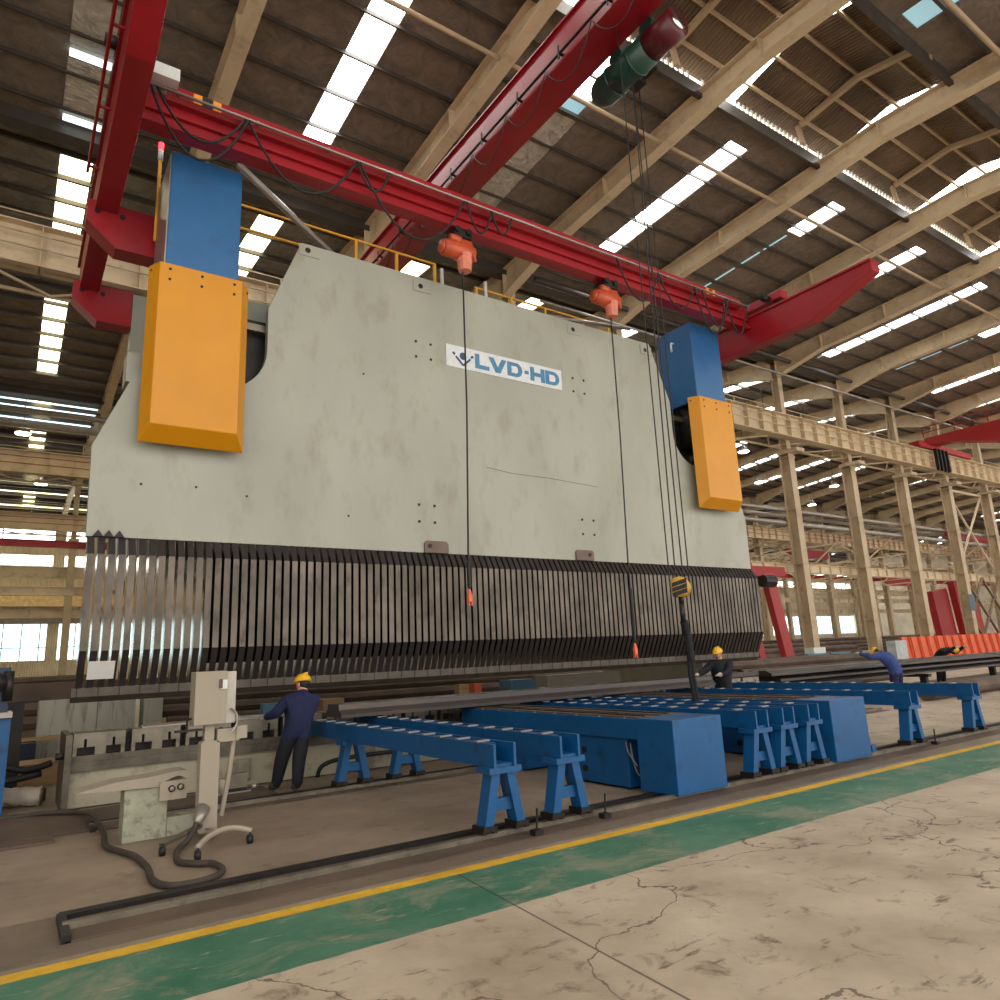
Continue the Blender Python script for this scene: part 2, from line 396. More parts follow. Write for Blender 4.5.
# thin daylight slits between the patched panels at the 25.2 and 31.4 strips
def slit(xc, y0, y1, w=.1):
    win_n[0] += 1
    za, zb = zroof(y0)-.015, zroof(y1)-.015
    return struct(MB().add([(xc-w/2,y0,za),(xc+w/2,y0,za),(xc+w/2,y1,zb),(xc-w/2,y1,zb),(xc-w/2,y0,za+.012),(xc+w/2,y0,za+.012),(xc+w/2,y1,zb+.012),(xc-w/2,y1,zb+.012)],
        [(0,1,2,3),(7,6,5,4),(0,4,5,1),(1,5,6,2),(2,6,7,3),(3,7,4,0)]).build('window_%d' % win_n[0], M_SKYB))
for xc in (25.0, 37.2):
    for i in range(5): slit(xc, 14.6+i*1.3, 15.7+i*1.3)
for i in range(3): slit(43.5, 15.3+i*1.6, 16.6+i*1.6)
# patches of netted foil where sheets replaced the skylights
b = MB()
for xc, ya, yb in ((.5,12.6,18.7),(.5,19.2,21.2),(12.9,14.2,20.4)):
    n = 40; m_ = 8
    o0 = len(b.v); vs = []; fs = []
    for i in range(n+1):
        for j in range(m_+1):
            y = ya+(yb-ya)*i/n; vs.append((xc-.5+j/m_, y, zroof(y)-.03-.03*random.random()))
    for i in range(n):
        for j in range(m_): fs.append((i*(m_+1)+j, i*(m_+1)+j+1, (i+1)*(m_+1)+j+1, (i+1)*(m_+1)+j))
    b.add(vs, fs)
o = b.build('foil_patch', M_NET, ceiling)
for y in (18.95, 21.45):
    win_n[0] += 1
    z = zroof(y)-.09
    struct(MB().box(.02, 1.0, y-.14, y+.14, z-.02, z).build('window_%d' % win_n[0], emit('patch_gap_daylight', (214,240,246), 1.3)))
# monitor over the ridge
MY0, MY1, MZ, MR = 6.95, 11.45, 18.95, 19.45
def zmon(y): return MZ+(MR-MZ)*(1-abs(y-9.2)/2.25)
b = MB(); skm = []
x = XL
for k in range(len(BX)):
    for xa in (BX[k]+1.5,):
        if XL < xa < 75: skm.append(xa)
mon_sk = {}
for sx in skm: mon_sk[sx] = True
for (ya, yb) in ((MY0-.3, 9.2), (9.2, MY1+.3)):
    x = XL
    def slab(xa, xb):
        b.add([(xa,ya,zmon(ya)),(xb,ya,zmon(ya)),(xb,yb,zmon(yb)),(xa,yb,zmon(yb)),(xa,ya,zmon(ya)+.05),(xb,ya,zmon(ya)+.05),(xb,yb,zmon(yb)+.05),(xa,yb,zmon(yb)+.05)],
              [(0,1,2,3),(7,6,5,4),(0,4,5,1),(1,5,6,2),(2,6,7,3),(3,7,4,0)])
    for sx in skm: slab(x, sx-.45); x = sx+.45
    slab(x, XR)
b.build('monitor_roof_sheet', M_CORR, ceiling)
for sx in skm:
    skylight(sx, 9.3, MY1, M_SKY, (zmon(9.3)-.06, zmon(MY1)-.06))
    skylight(sx, MY0, 8.9, M_SKY, (zmon(MY0)-.06, zmon(8.9)-.06))
# louvred sides of the monitor: bright slats
b = MB()
for k in range(len(BX)-1):
    if BX[k] > 80: break
    for i in range(26):
        xx = BX[k]+.3+i*.22
        b.box(xx, xx+.07, MY1+.02, MY1+.06, 18.36, 18.92)
b.build('louvre_slats', M_WHITE, ceiling)
win_n[0] += 1
struct(MB().box(XL, 80, MY1+.12, MY1+.15, 18.62, 18.92).build('window_%d' % win_n[0], emit('louvre_daylight', (255,246,228), 1.6)))
b = MB(); b.box(XL, 80, MY1-.14, MY1+.0, 18.0, 18.42); b.build('monitor_curb', M_PURLIN, ceiling)
b = MB(); b.box(XL, 80, MY0, MY0+.14, 18.0, 18.42); b.build('monitor_curb', M_PURLIN, ceiling)
b = MB(); b.box(XL, 80, MY0-.1, MY0-.06, 18.42, 19.0); b.build('monitor_side', M_CORR, ceiling)
# roof slopes of the rear bays
for ya, yb, m in ((22,34,M_FOIL),(34,46,M_INS),(46,55,M_FOIL),(55,64,M_INS),(64,74,M_FOIL),(74,84,M_INS)):
    st = []
    for k in range(len(BX)-1):
        x = strip_x(k)
        if x > XR-2: continue
        hash_ = (k*7+int(ya)*3) % 5
        if ya == 22: y0, y1, mm = 23.2, 30.4, (M_SKYY if k < 6 else M_SKY)
        elif hash_ in (0,): continue
        else: y0, y1, mm = ya+1.2, yb-1.4-(hash_ % 3), (M_SKYY if k < 6 else M_SKY)
        st.append((x,y0,y1)); skylight(x, y0, y1, mm)
    p = roof_piece('roof_sheet', ya, yb, m, st); p.parent = ceiling
# gutters / valley beams
for y in (22,46,64): MB().box(XL, XR, y-.25, y+.25, 17.35, 17.75).build('valley_gutter', M_PURLIN, ceiling)
# purlins
def purlin(y, zf, m, w=.09, h=.18, x1=XR):
    z = zf(y)-h/2
    MB().box(XL, x1, y-w/2, y+w/2, z-h/2, z+h/2).build('purlin', m, ceiling)
for i in range(7): purlin(12.6+i*1.42, zroof, M_PURLIN, .06, .12)
for i in range(6): purlin(-3.6+i*1.9, zroof, M_PURLIN)
for y in (7.9,9.0,9.9,10.9): purlin(y, zmon, M_PURLINC, .07, .12)
for i in range(15): purlin(23.2+i*1.55, zroof, M_PURLIN, .1, .17)
for i in range(11): purlin(47.2+i*1.55, zroof, M_PURLIN, .12, .3)
for i in range(12): purlin(65.2+i*1.55, zroof, M_PURLIN, .12, .3)

# rafters ---------------------------------------------------------
def rafter_mesh(y0, y1, ym, mid_drop, eave_drop, w=.36):
    """tapered I-section roof beam: two sloping legs, haunches at both columns"""
    b = MB()
    zt0, ztm = 17.58, zroof(ym)-.2
    def top(y): return zroof(max(min(y, y1-.01), y0+.01))-.2
    ys = [y0+.2, y0+3, (y0+ym)/2, ym, (ym+y1)/2, y1-3, y1-.2]
    bot = [top(ys[0])-eave_drop, top(ys[1])-mid_drop, top(ys[2])-mid_drop, top(ym)-mid_drop+.1, top(ys[4])-mid_drop, top(ys[5])-mid_drop, top(ys[6])-eave_drop]
    for i in range(6):
        a, c = ys[i], ys[i+1]
        for (x0, x1_) in ((-.008,.008),):
            b.add([(x0,a,bot[i]),(x0,c,bot[i+1]),(x0,c,top(c)),(x0,a,top(a)),(x1_,a,bot[i]),(x1_,c,bot[i+1]),(x1_,c,top(c)),(x1_,a,top(a))],
                  [(0,1,2,3),(7,6,5,4),(0,4,5,1),(1,5,6,2),(2,6,7,3),(3,7,4,0)])
        for zz in (bot, [top(y) for y in ys]):
            b.add([(-w/2,a,zz[i]),(w/2,a,zz[i]),(w/2,c,zz[i+1]),(-w/2,c,zz[i+1]),(-w/2,a,zz[i]+.03),(w/2,a,zz[i]+.03),(w/2,c,zz[i+1]+.03),(-w/2,c,zz[i+1]+.03)],
                  [(0,1,2,3),(7,6,5,4),(0,4,5,1),(1,5,6,2),(2,6,7,3),(3,7,4,0)])
        b.box(-w/2, w/2, c-.02, c+.02, bot[i+1], top(c))
    return b
def row(proto, n_from, n_to, label, cat, group, y=0, skip=(), dx=0):
    first = True
    for k in range(n_from, n_to):
        if k in skip: continue
        o = proto if first else copy_tree(proto)
        o.location = (BX[k]+dx, y, 0); first = False
        tag(o, label, cat, group)
r1 = rafter_mesh(-4.6, 22, 9.2, .72, 1.15, .4).build('roof_rafter', M_CREAM)
row(r1, 0, 14, 'tapered cream steel rafter spanning the near bay under the raised ridge', 'rafter', 'rafters of the near bay')
for (ya, yb, ym, lab) in ((22,46,34,'cream steel rafter under the second bay roof behind the first columns'),(46,64,55,'distant cream rafter under the third bay roof'),(64,84,74,'farthest cream rafter before the back wall')):
    rr = rafter_mesh(ya, yb, ym, .6, 1.2, .4).build('roof_rafter', M_CREAM)
    row(rr, 0, 23 if ya > 40 else 20, lab, 'rafter', 'rafters of the bay starting %d metres deep' % ya)
# bent struts carrying the monitor between the frames
b = MB()
b.beam((0,11.05,18.95),(0,9.0,19.2),.16,.16); b.beam((0,9.0,19.2),(0,6.95,18.75),.16,.16)
b.beam((0,11.05,18.2),(0,11.15,18.95),.16,.12); b.beam((0,7.0,18.2),(0,6.95,18.8),.16,.12)
ms = b.build('monitor_frame', M_PURLINC)
for i, k in enumerate(range(0, 14)):
    o = ms if i == 0 else ms.copy()
    if i: COL.objects.link(o)
    o.location = (BX[k]+4.8, 0, 0)
    tag(o, 'bent cream steel frame holding up the raised ridge between two rafters', 'roof frame', 'frames of the raised ridge')
# tie pipes under the roof, from rafter to rafter
for k in range(2, 12):
    tag(MB().cyl((BX[k]+.05,12.9,17.45),(BX[k+1]-.05,12.9,17.45),.065,10).build('tie_pipe', M_PURLINC, smooth=True), 'thin cream tie pipe running between neighbouring near-bay rafters', 'pipe', 'tie pipes under the near bay')
tag(MB().cyl((9,5.6,17.7),(60,5.6,17.7),.075,10).build('tie_pipe', M_PURLINC, smooth=True), 'cream tie pipe crossing the top right corner below the roof', 'pipe')

# columns ---------------------------------------------------------
def column_mesh(h1=12.0, h2=17.5):
    b = MB()
    def H(z0, z1, dy, w):
        b.box(-w/2, w/2, -dy/2, -dy/2+.04, z0, z1); b.box(-w/2, w/2, dy/2-.04, dy/2, z0, z1); b.box(-.015, .015, -dy/2+.04, dy/2-.04, z0, z1)
    H(0, h1, .6, .5); H(h1, h2, .45, .36)
    for z in (.25, 2.9, 5.9, 8.9, 11.8): b.box(-.25, .25, -.3, .3, z, z+.03)
    b.box(-.45, .45, -.6, .6, 0, .05)
    b.box(-.34,.34,-.9,.35,12.0,12.2)
    b.prism([(.26,11.3),(.7,12.0),(.26,12.0)], -.1, .1, 'y')
    return b
c22 = column_mesh().build('steel_column', M_CREAMD)
row(c22, 0, 18, 'tall cream steel column with stiffeners in the row behind the press', 'column', 'columns of the first row behind the press', 22.2, dx=.35)
c46 = column_mesh().build('steel_column', M_CREAMD)
row(c46, 0, 23, 'cream steel column of the second row, farther back', 'column', 'columns of the second row', 46.3)
c64 = column_mesh().build('steel_column', M_CREAMD)
row(c64, 0, 23, 'distant cream steel column of the third row', 'column', 'columns of the third row', 64.3)

# crane runways ---------------------------------------------------
def runway(y, z0, z1, lab, red=False, x1=XR, rail=True, cat='crane runway'):
    t = thing('crane_runway', lab, cat, (0,y,0))
    b = MB()
    b.box(XL, x1, -.02, .02, z0, z1); b.box(XL, x1, -.28, .28, z0, z0+.04); b.box(XL, x1, -.28, .28, z1-.04, z1)
    n = int((x1-XL)/1.23)
    for i in range(n): b.box(XL+i*1.23, XL+i*1.23+.03, -.26, .26, z0, z1)
    b.build('girder', M_CREAM, t)
    b = MB(); b.box(XL, x1, -.04, .04, z1, z1+.1); b.build('crane_rail', M_PURLIN, t)
    b = MB()
    for z in (z0+.45, z0+.85): b.box(XL, x1, -.37, -.33, z, z+.04)
    b.build('conductor_bar', M_REDG if red else M_CREAMD, t)
    if rail:
        b = MB()
        b.box(XL, x1, .28, 1.1, z1-.04, z1)
        for z in (z1+.5, z1+1.0): b.box(XL, x1, 1.05, 1.09, z, z+.035)
        for i in range(int((x1-XL)/2.05)): b.box(XL+i*2.05, XL+i*2.05+.04, 1.05, 1.09, z1, z1+1.0)
        b.build('walkway_rail', M_CREAM, t)
    # lattice bracing under the walkway
    b = MB(); x = XL; s = 1
    b.box(XL, x1, 1.02, 1.1, z0-.25, z0-.15)
    while x < x1-1.6:
        b.beam((x,.1,z0-.1),(x+1.54,1.05,z0-.2),.07,.07) if s > 0 else b.beam((x,1.05,z0-.2),(x+1.54,.1,z0-.1),.07,.07)
        x += 1.54; s = -s
    b.build('lattice', M_CREAMD, t)
    return t
runway(21.6, 12.75, 14.0, 'cream crane runway girder on the first column row behind the press')
runway(45.6, 12.75, 14.0, 'cream runway girder with red bars on the second column row', True)
runway(63.6, 12.75, 14.0, 'distant runway girder on the third column row', True)
# horizontal struts and braces between columns
def strut_row(y, z, h, lab, x0=XL, x1=XR, m=M_CREAM, d=.12, name='wall_strut', cat='beam'):
    b = MB(); b.box(x0, x1, y-d, y+d, z, z+.04); b.box(x0, x1, y-d, y+d, z+h-.04, z+h); b.box(x0, x1, y-.01, y+.01, z, z+h)
    for i in range(int((x1-x0)/1.03)): b.box(x0+i*1.03, x0+i*1.03+.03, y-d*.9, y+d*.9, z, z+h)
    return tag(b.build(name, m), lab, cat)
strut_row(22.9, 5.55, .5, 'cream horizontal strut tying the first column row at mid height', 17, XR)
strut_row(46.9, 6.2, .5, 'cream horizontal strut tying the second column row')
strut_row(46.9, 8.9, .4, 'reddish conductor beam hung on the second column row', m=M_REDG)
strut_row(64.9, 6.2, .6, 'cream horizontal strut tying the third column row')
strut_row(64.9, 9.2, .9, 'deep cream fascia beam tying the third column row')
for y, z, r_, lab in ((23.47,8.98,.10,'upper grey service pipe crossing the first column row'),(23.47,8.25,.14,'lower thick grey service pipe crossing the first column row')):
    tag(MB().cyl((26,y-.75,z),(XR,y-.75,z),r_,10).build('service_pipe', M_GALV, smooth=True), lab, 'pipe')
for y, z, r_, lab in ((45.2,16.2,.16,'upper grey service pipe on the second column row'),(45.2,15.4,.2,'lower thick grey service pipe on the second column row')):
    tag(MB().cyl((XL,y,z),(XR,y,z),r_,10).build('service_pipe', M_GALV, smooth=True), lab, 'pipe')
tag(MB().cyl((16.8,21.0,17.0),(XR,21.0,17.0),.11,10).build('service_pipe', M_PURLIN, smooth=True), 'dark conduit pipe running along the column tops, right of the press', 'pipe')
tag(MB().cyl((16.8,20.7,15.9),(XR,20.7,15.9),.06,8).build('service_pipe', M_GALV, smooth=True), 'thin grey pipe running below the dark conduit, right of the press', 'pipe')
# cross braces in the bay by the right edge
b = MB(); xa, xb = BX[11]+.3, BX[12]-.3
for k in (12,):
    xa, xb = BX[k-1]+.25, BX[k]-.25
xa, xb = BX[11]+.75, BX[12]-.05
b.beam((xa,22.41,6.4),(xb,22.41,11.8),.12,.1); b.beam((xa,22.41,11.8),(xb,22.41,6.4),.12,.1); b.beam((xa-.1,22.41,11.9),(xb+.1,22.41,11.9),.12,.16)
tag(b.build('cross_brace', M_CREAM), 'upper pale X-brace between two columns near the right edge', 'brace')
b = MB()
for i in range(2):
    for j in range(2):
        x0, x1_, z0, z1 = xa+i*2.68, xa+(i+1)*2.68, .3+j*2.7, 3.0+j*2.7
        b.beam((x0,22.25,z0),(x1_,22.25,z1),.14,.14); b.beam((x0,22.25,z1),(x1_,22.25,z0),.14,.14)
tag(b.build('cross_brace', mat('brown_brace_paint', (120,98,74), .6)), 'lower brown lattice brace near the right edge', 'brace')

# back and side walls --------------------------------------------
YW = 84
def wall_with_bands(name, bands, x0, x1, y, z1, m):
    b = MB(); z = 0
    for a, c in bands:
        b.box(x0, x1, y, y+.2, z, a); z = c
    b.box(x0, x1, y, y+.2, z, z1)
    return struct(b.build(name, m))
wall_with_bands('wall_back', [(3.4,6.9),(12.0,13.7),(15.2,16.9)], XL, XR, YW, 17.9, M_WALL)
win_n[0] += 1
def win_band(z0, z1, m, mull=3.0, seg=None):
    win_n[0] += 1
    t = struct(empty('window_%d' % win_n[0], (0,YW,0)))
    MB().box(XL, XR, .12, .14, z0, z1).build('pane', m, t)
    b = MB(); x = XL
    while x < XR: b.box(x, x+.09, .0, .1, z0, z1); x += mull
    b.box(XL, XR, 0, .1, z0+(z1-z0)*.34, z0+(z1-z0)*.34+.08)
    b.build('mullion', M_PURLIN, t)
    b = MB()
    for k in range(23): b.box(BX[k]-.5, BX[k]+.5, -.05, .11, z0-.1, z1+.1)
    for k in range(3, 23):  # the long wall stretches are bricked up between some windows
        if k % 2: b.box(BX[k]+2.6, BX[k]+5.2, .0, .11, z0-.1, z1+.1)
    b.build('pier', M_WALL, t)
win_band(3.4, 6.9, M_WIN, 1.5)
win_band(12.0, 13.7, M_WINW, 6.17)
win_band(15.2, 16.9, M_WINW, 6.17)
b = MB(); b.box(XR, XR+.2, -14, YW, 0, 18.6)
struct(b.build('wall_right', M_WALL))
struct(MB().box(XL-.2, XL, -4, YW, 0, 18.6).build('wall_left', M_WALL))  # unseen wall, put in to cut side light and raise contrast
# dark rolling-door shutters / boards low on the back wall
for x0, x1_, z0, z1, lab, m in ((XL,20,8.6,10.6,'orange sheet band high on the far back wall at left',mat('peach_cladding', (238,202,156), .6)),(XL,20,7.0,8.3,'grey shutter boxes along the far back wall at left',mat('grey_shutter', (130,118,116), .6))):
    tag(MB().box(x0, x1_, YW-.35, YW-.1, z0, z1).build('wall_panel', m), lab, 'panel')

# high-bay lamps -------------------------------------------------
lm = thing('high_bay_lamp', '', 'lamp')
MB().cyl((0,0,-.12),(0,0,.35),.42,16,.12).build('lamp_shade', M_GALV, lm, True)
MB().cyl((0,0,-.15),(0,0,-.12),.38,16).build('bulb_glass', M_LAMP, lm, True)
MB().cyl((0,0,.35),(0,0,2.0),.02,6).build('hanging_rod', M_PURLIN, lm)
spots = [(-.3,46.9,15.5),(1.0,58.5,15.3),(37.6,25.1,15.5),(42.2,25.3,15.5),(42.5,30.4,15.5),(52,36,15.5),(60,34,15.5),(66,40,15.5),(74,52,15.4),(86,55,15.4),(70,58,15.4),(95,60,15.4)]
for i, s in enumerate(spots):
    o = lm if i == 0 else copy_tree(lm)
    o.location = s
    far = 'left of the press' if s[0] < 5 else ('just above the runway right of the press' if s[1] < 32 else 'in the far bays at right')
    tag(o, 'round glowing high-bay lamp %s' % far, 'lamp', 'high-bay lamps '+far)

# ------------------------------------------------------------------ the press brake
press = thing('press_brake', 'huge grey-green press brake with blue cylinders and orange-yellow guards', 'press brake', (0,0,0))
CX = 8.575
def mirror(x): return 2*CX-x
def arc(cx, cz, r0, a0, a1, n=8): return [(cx+r0*math.cos(math.radians(a0+(a1-a0)*i/n)), cz+r0*math.sin(math.radians(a0+(a1-a0)*i/n))) for i in range(n+1)]
left = [(.82,3.8),(.80,5.19),(1.42,6.72),(1.42,6.42)]
left = [(.82,3.8),(.80,5.19),(1.30,6.43),(2.45,6.43)]+arc(2.52,7.28,.85,-85,0,8)+[(3.37,8.1),(3.96,9.6)]
right = [(mirror(x),z) for x, z in reversed(left)]
poly = left+right
# plate built as a y-extrusion, triangulated through a fan of horizontal slabs is avoided: ngon is fine
plate = MB().prism(poly, 11.9, 12.05, 'y').build('ram_plate', M_GREY, press)
# lighter bare edge line along plate, seams and crease
b = MB()
for x, z in ((4.1,9.48),(6.5,9.4),(10.62,9.4),(13.05,9.4)):
    MB().box(x-.2, x+.2, 11.885, 11.9, z-.13, z+.1).build('lifting_pad', M_GREY, press)
def hole(x, y, z, r_):
    MB().cyl((x,y,z),(x,11.9,z),r_,12).build('bolt_hole', M_DARK, press)
for x, z in ((4.1,9.48),(6.5,9.4),(10.62,9.4),(13.05,9.4)): hole(x-.03,11.88,z-.01,.055)
for gx, gz in ((6.34,7.8),(10.48,7.8),(6.34,4.4),(10.47,4.4)):
    for dx in (0,.34):
        for dz in (0,.33): hole(gx+dx,11.89,gz+dz,.028)
for x, z in ((1.5,4.65),(2.3,4.68),(4.9,4.4),(5.2,7.2),(3.1,4.6)): hole(x,11.893,z,.02)
for x in (6.43,10.2):
    MB().prism([(x,3.8),(x,3.98),(x+.05,4.03),(x+.47,4.03),(x+.52,3.98),(x+.52,3.8)], 11.86, 11.9, 'y').build('tool_bracket', mat('brown_worn_bracket', (104,86,78), .5, .3, .2, 5), press)
b = MB()
for x in (6.54,10.6): b.cyl((x,11.84,3.93),(x,11.86,3.93),.04,10)
b.build('bracket_pin', M_DARK, press)
# small shim wedges at the left end
b = MB()
for i in range(3): b.add([(.9+i*.14,11.87,3.8),(1.04+i*.14,11.87,3.8),(.97+i*.14,11.87,3.9),(.9+i*.14,11.9,3.8),(1.04+i*.14,11.9,3.8),(.97+i*.14,11.9,3.9)], [(0,1,2),(5,4,3),(0,3,4,1),(1,4,5,2),(2,5,3,0)])
b.build('shim_wedge', M_DARK, press)
# ribs: thin forged fingers hanging under the plate
PITCH = .1365
def rib_mesh(mb, x):
    mb.cur = 0
    w = .092
    prof = [(11.75,3.52),(11.75,2.13),(12.0,1.62),(12.12,1.62),(12.05,2.3),(12.0,3.5)]
    mb.prism(prof, x, x+w, 'x'); mb.mi[-8] = mb.mi[-7] = 2
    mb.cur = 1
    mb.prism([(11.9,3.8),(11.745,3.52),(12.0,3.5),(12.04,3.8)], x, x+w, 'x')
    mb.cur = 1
    mb.prism([(11.744,2.13),(11.99,1.6),(12.0,1.6),(11.752,2.13)], x+.001, x+w-.001, 'x')  # darker steel facing on the sloping lower face
    mb.cur = 0
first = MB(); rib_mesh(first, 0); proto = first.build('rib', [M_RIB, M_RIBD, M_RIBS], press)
proto.location = (.84,0,0)
for i in range(1, 100):
    c = proto.copy(); COL.objects.link(c); c.location = (.84+i*PITCH,0,0)
rest = MB()
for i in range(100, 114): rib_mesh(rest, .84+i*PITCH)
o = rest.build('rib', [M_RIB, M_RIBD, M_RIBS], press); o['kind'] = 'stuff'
# tie bar behind the ribs and the punch bar under them
MB().prism([(11.98,1.62),(12.16,1.62),(12.16,1.5),(12.1,1.42),(12.04,1.42),(11.98,1.5)], .8, 16.35, 'x').build('punch_bar', mat('dull_punch_steel', (78,70,62), .4, .5, .25, 4), press)
b = MB()
for i in range(58): b.box(.86+i*.268, .875+i*.268, 11.975, 11.98, 1.5, 1.62)
b.build('punch_slot', M_DARK, press)
MB().box(2.45, 16.3, 12.2, 12.26, 1.9, 3.7).build('rear_tie_plate', M_RIBD, press)
# cross crown, rear frames and drive behind the plate
MB().box(1.6, 15.55, 13.0, 13.6, 6.9, 8.75).build('crown_beam', M_GREY, press)
b = MB()
b.box(4.2, 13.0, 12.15, 13.0, 9.1, 9.45)
b.build('top_deck', M_DARK, press)
b = MB()
for i in range(9):
    x = 4.5+i*1.0
    b.cyl((x,12.5,9.45),(x,12.5,9.62+.1*(i%2)),.16,12)
b.cyl((4.3,12.35,9.62),(12.8,12.35,9.62),.07,10); b.cyl((4.3,12.7,9.7),(12.8,12.7,9.7),.1,10)
b.build('hydraulic_pipework', M_DARK, press, True)
for sx in (0,1):
    a, c = (1.62,2.15) if sx == 0 else (mirror(2.15),mirror(1.62))
    MB().box(a, c, 12.75, 16.6, .0, 6.9).build('side_frame', M_GREY, press) if sx else MB().box(a, c, 12.9, 16.6, 3.4, 6.9).build('side_frame', M_GREY, press)
    MB().box(a, c, 12.72, 13.4, 6.9, 10.35).build('cylinder_backing', M_GALV, press)
# recess innards: dark box stands in for shade in the gap, plus guide bars
for sx in (0,1):
    f = (lambda x: x) if sx == 0 else mirror
    a, c = sorted((f(2.3), f(3.5)))
    MB().box(a, c, 12.3, 12.9, 6.2, 8.0).build('recess_shade_box', M_DARK, press)
    a, c = sorted((f(2.3), f(3.4)))
    MB().box(a, c, 12.12, 12.3, 7.72, 7.85).build('guide_bar', M_STEEL, press)
    a, c = sorted((f(1.2), f(1.75)))
    MB().box(a, c, 12.06, 12.5, 6.35, 6.85).build('guide_block', M_GREY, press)
# blue cylinder housings, rods, guards
for sx in (0,1):
    f = (lambda x: x) if sx == 0 else mirror
    a, c = sorted((f(1.59), f(2.74)))
    hb = MB().box(a, c, 11.5, 12.7, 8.15, 10.36).build('cylinder_housing', M_BLUE, press, bevel=.02)
    b = MB()
    if sx == 0: b.box(a-.02, a+.0, 11.52, 12.7, 8.2, 10.3)
    b.cyl(((a+c)/2-.25,12.4,10.36),((a+c)/2-.25,12.4,10.5),.06,10); b.cyl(((a+c)/2+.1,12.4,10.36),((a+c)/2+.1,12.4,10.48),.09,10)
    b.build('hose_fitting', M_GALV, hb)
    m = (a+c)/2
    MB().cyl((m,12.15,7.0),(m,12.15,8.15),.5,28).build('cylinder_collar', M_DARK, press, True)
    MB().cyl((m,12.15,6.45),(m,12.15,7.0),.3,24).build('piston_rod', M_CHROME, press, True)
    # guard tray: flat face, bevelled sides and bottom
    a, c = sorted((f(1.5), f(2.78))); A, C = sorted((f(1.37), f(2.95)))
    zt, zb, ZB = 8.22, 5.5, 5.26; yf, yb = 11.4, 11.66
    vs = [(a,yf,zt),(c,yf,zt),(c,yf,zb),(a,yf,zb),(A,yb,zt),(C,yb,zt),(C,yb,ZB),(A,yb,ZB)]
    g = MB().add(vs, [(0,1,2,3),(0,4,5,1),(1,5,6,2),(2,6,7,3),(3,7,4,0),(7,6,5,4)]).build('cylinder_guard', M_ORG, press, bevel=.012)
    b = MB()
    for t in (.12,.5,.9):
        for dz in (.1,.28): b.cyl((a+(c-a)*t,yf-.012,zt-dz),(a+(c-a)*t,yf,zt-dz),.022,8)
    for t in (A+.04, C-.04): b.cyl((t,yb-.08,zt-.1),(t,yb-.05,zt-.1),.02,8)
    b.build('bolt', M_DARK, g)
b = MB(); hx = mirror(2.74)+.0
b.tube([(hx-.01,12.1,9.95),(hx-.1,12.1,9.95),(hx-.12,12.1,9.9),(hx-.12,12.1,9.7)], .03, 8)
b.build('lifting_handle', M_WHITE, press, True)
# beacon on the left cylinder
bc = MB().cyl((1.56,12.68,9.3),(1.56,12.68,10.95),.03,8).build('beacon_post', M_YEL, press, True)
MB().cyl((1.56,12.68,10.95),(1.56,12.68,11.15),.045,12).build('beacon_base', M_WHITE, bc, True)
MB().cyl((1.56,12.68,11.15),(1.56,12.68,11.3),.045,12).build('beacon_lamp', M_REDL, bc, True)
# service gangway rail on top
b = MB()
yr = 13.4
b.box(2.8, 7.7, yr-.02, yr+.02, 11.02, 11.06); b.box(2.8, 7.7, yr-.02, yr+.02, 10.5, 10.54)
for x in (3.1,5.68,6.68,7.68): b.box(x-.03, x+.03, yr-.03, yr+.03, 8.75, 11.04)
for x0, x1_ in ((8.8,13.3),):
    b.box(x0, x1_, yr-.02, yr+.02, 10.72, 10.76); b.box(x0, x1_, yr-.02, yr+.02, 10.3, 10.34)
    for x in (8.85,9.9,11.0,12.3,13.25): b.box(x-.03, x+.03, yr-.03, yr+.03, 8.75, 10.74)
b.build('guard_rail', M_YEL, press)
b = MB()
for x in (7.85,9.1,12.2,12.8,13.5): b.box(x-.03, x+.03, yr-.08, yr-.02, 8.75, 10.95 if x < 10 else 10.5)
b.build('ladder_rail', M_WHITE, press)
MB().cyl((3.0,13.0,11.65),(5.4,13.0,9.95),.07,10).build('oil_pipe', M_GALV, press, True); MB().cyl((9.6,12.9,10.08),(13.6,12.9,10.55),.05,10).build('oil_pipe', M_GALV, press, True)
# lower bed: body, rail, die blocks
MB().box(.84, 16.32, 11.98, 13.0, 0.02, .55).build('bed_body', M_GREYB, press)
b = MB(); b.box(.80, 16.36, 11.92, 13.0, .5, .62); b.box(.78, .86, 11.85, 13.0, 0.0, 1.0); b.box(.82, 16.34, 11.97, 13.0, .62, .7)
b.build('bed_ledge', mat('oily_bed_steel', (96,88,76), .42, .4, .3, 3, dirt=(50,44,38), dirt_amt=.7), press)
MB().box(.87, 16.3, 12.2, 13.0, .7, .95).build('die_rail', M_DARK, press)  # dark colour stands in for shade inside the die openings
die = MB()
for x0, x1_ in ((0,.05),(.27,.41),(.60,.65)): die.box(x0, x1_, 12.0, 12.2, .7, .81)
# front face above with two keyhole slots
for x0, x1_ in ((0,.13),(.165,.485),(.52,.65)): die.box(x0, x1_, 11.985, 12.2, .81, .97)
for x0 in (.13,.485): die.box(x0, x0+.035, 11.985, 12.2, .92, .97)
die.box(0, .65, 11.98, 12.5, .97, 1.0)
dm = die.build('die_block', M_STEEL, press); dm.location = (.88,0,0)
for i in range(1, 21):
    c = dm.copy(); COL.objects.link(c); c.location = (.88+i*.735,0,0)
MB().cyl((.68,12.0,.72),(.8,12.0,.72),.05,10).build('die_clamp_knob', M_DARK, press, True)
for x, w in ((3.0,.3),(5.1,.3),(7.4,.3)): MB().box(x, x+w, 11.9, 11.98, .12, .42).build('valve_box', M_STEEL, press)
b = MB(); b.tube(smooth_path([(4.3,11.7,.05),(4.35,11.65,.2),(4.6,11.6,.28),(5.2,11.6,.3),(6.0,11.65,.3),(6.6,11.7,.34)]), .035, 8); b.build('air_hose', M_BLACK, press, True)
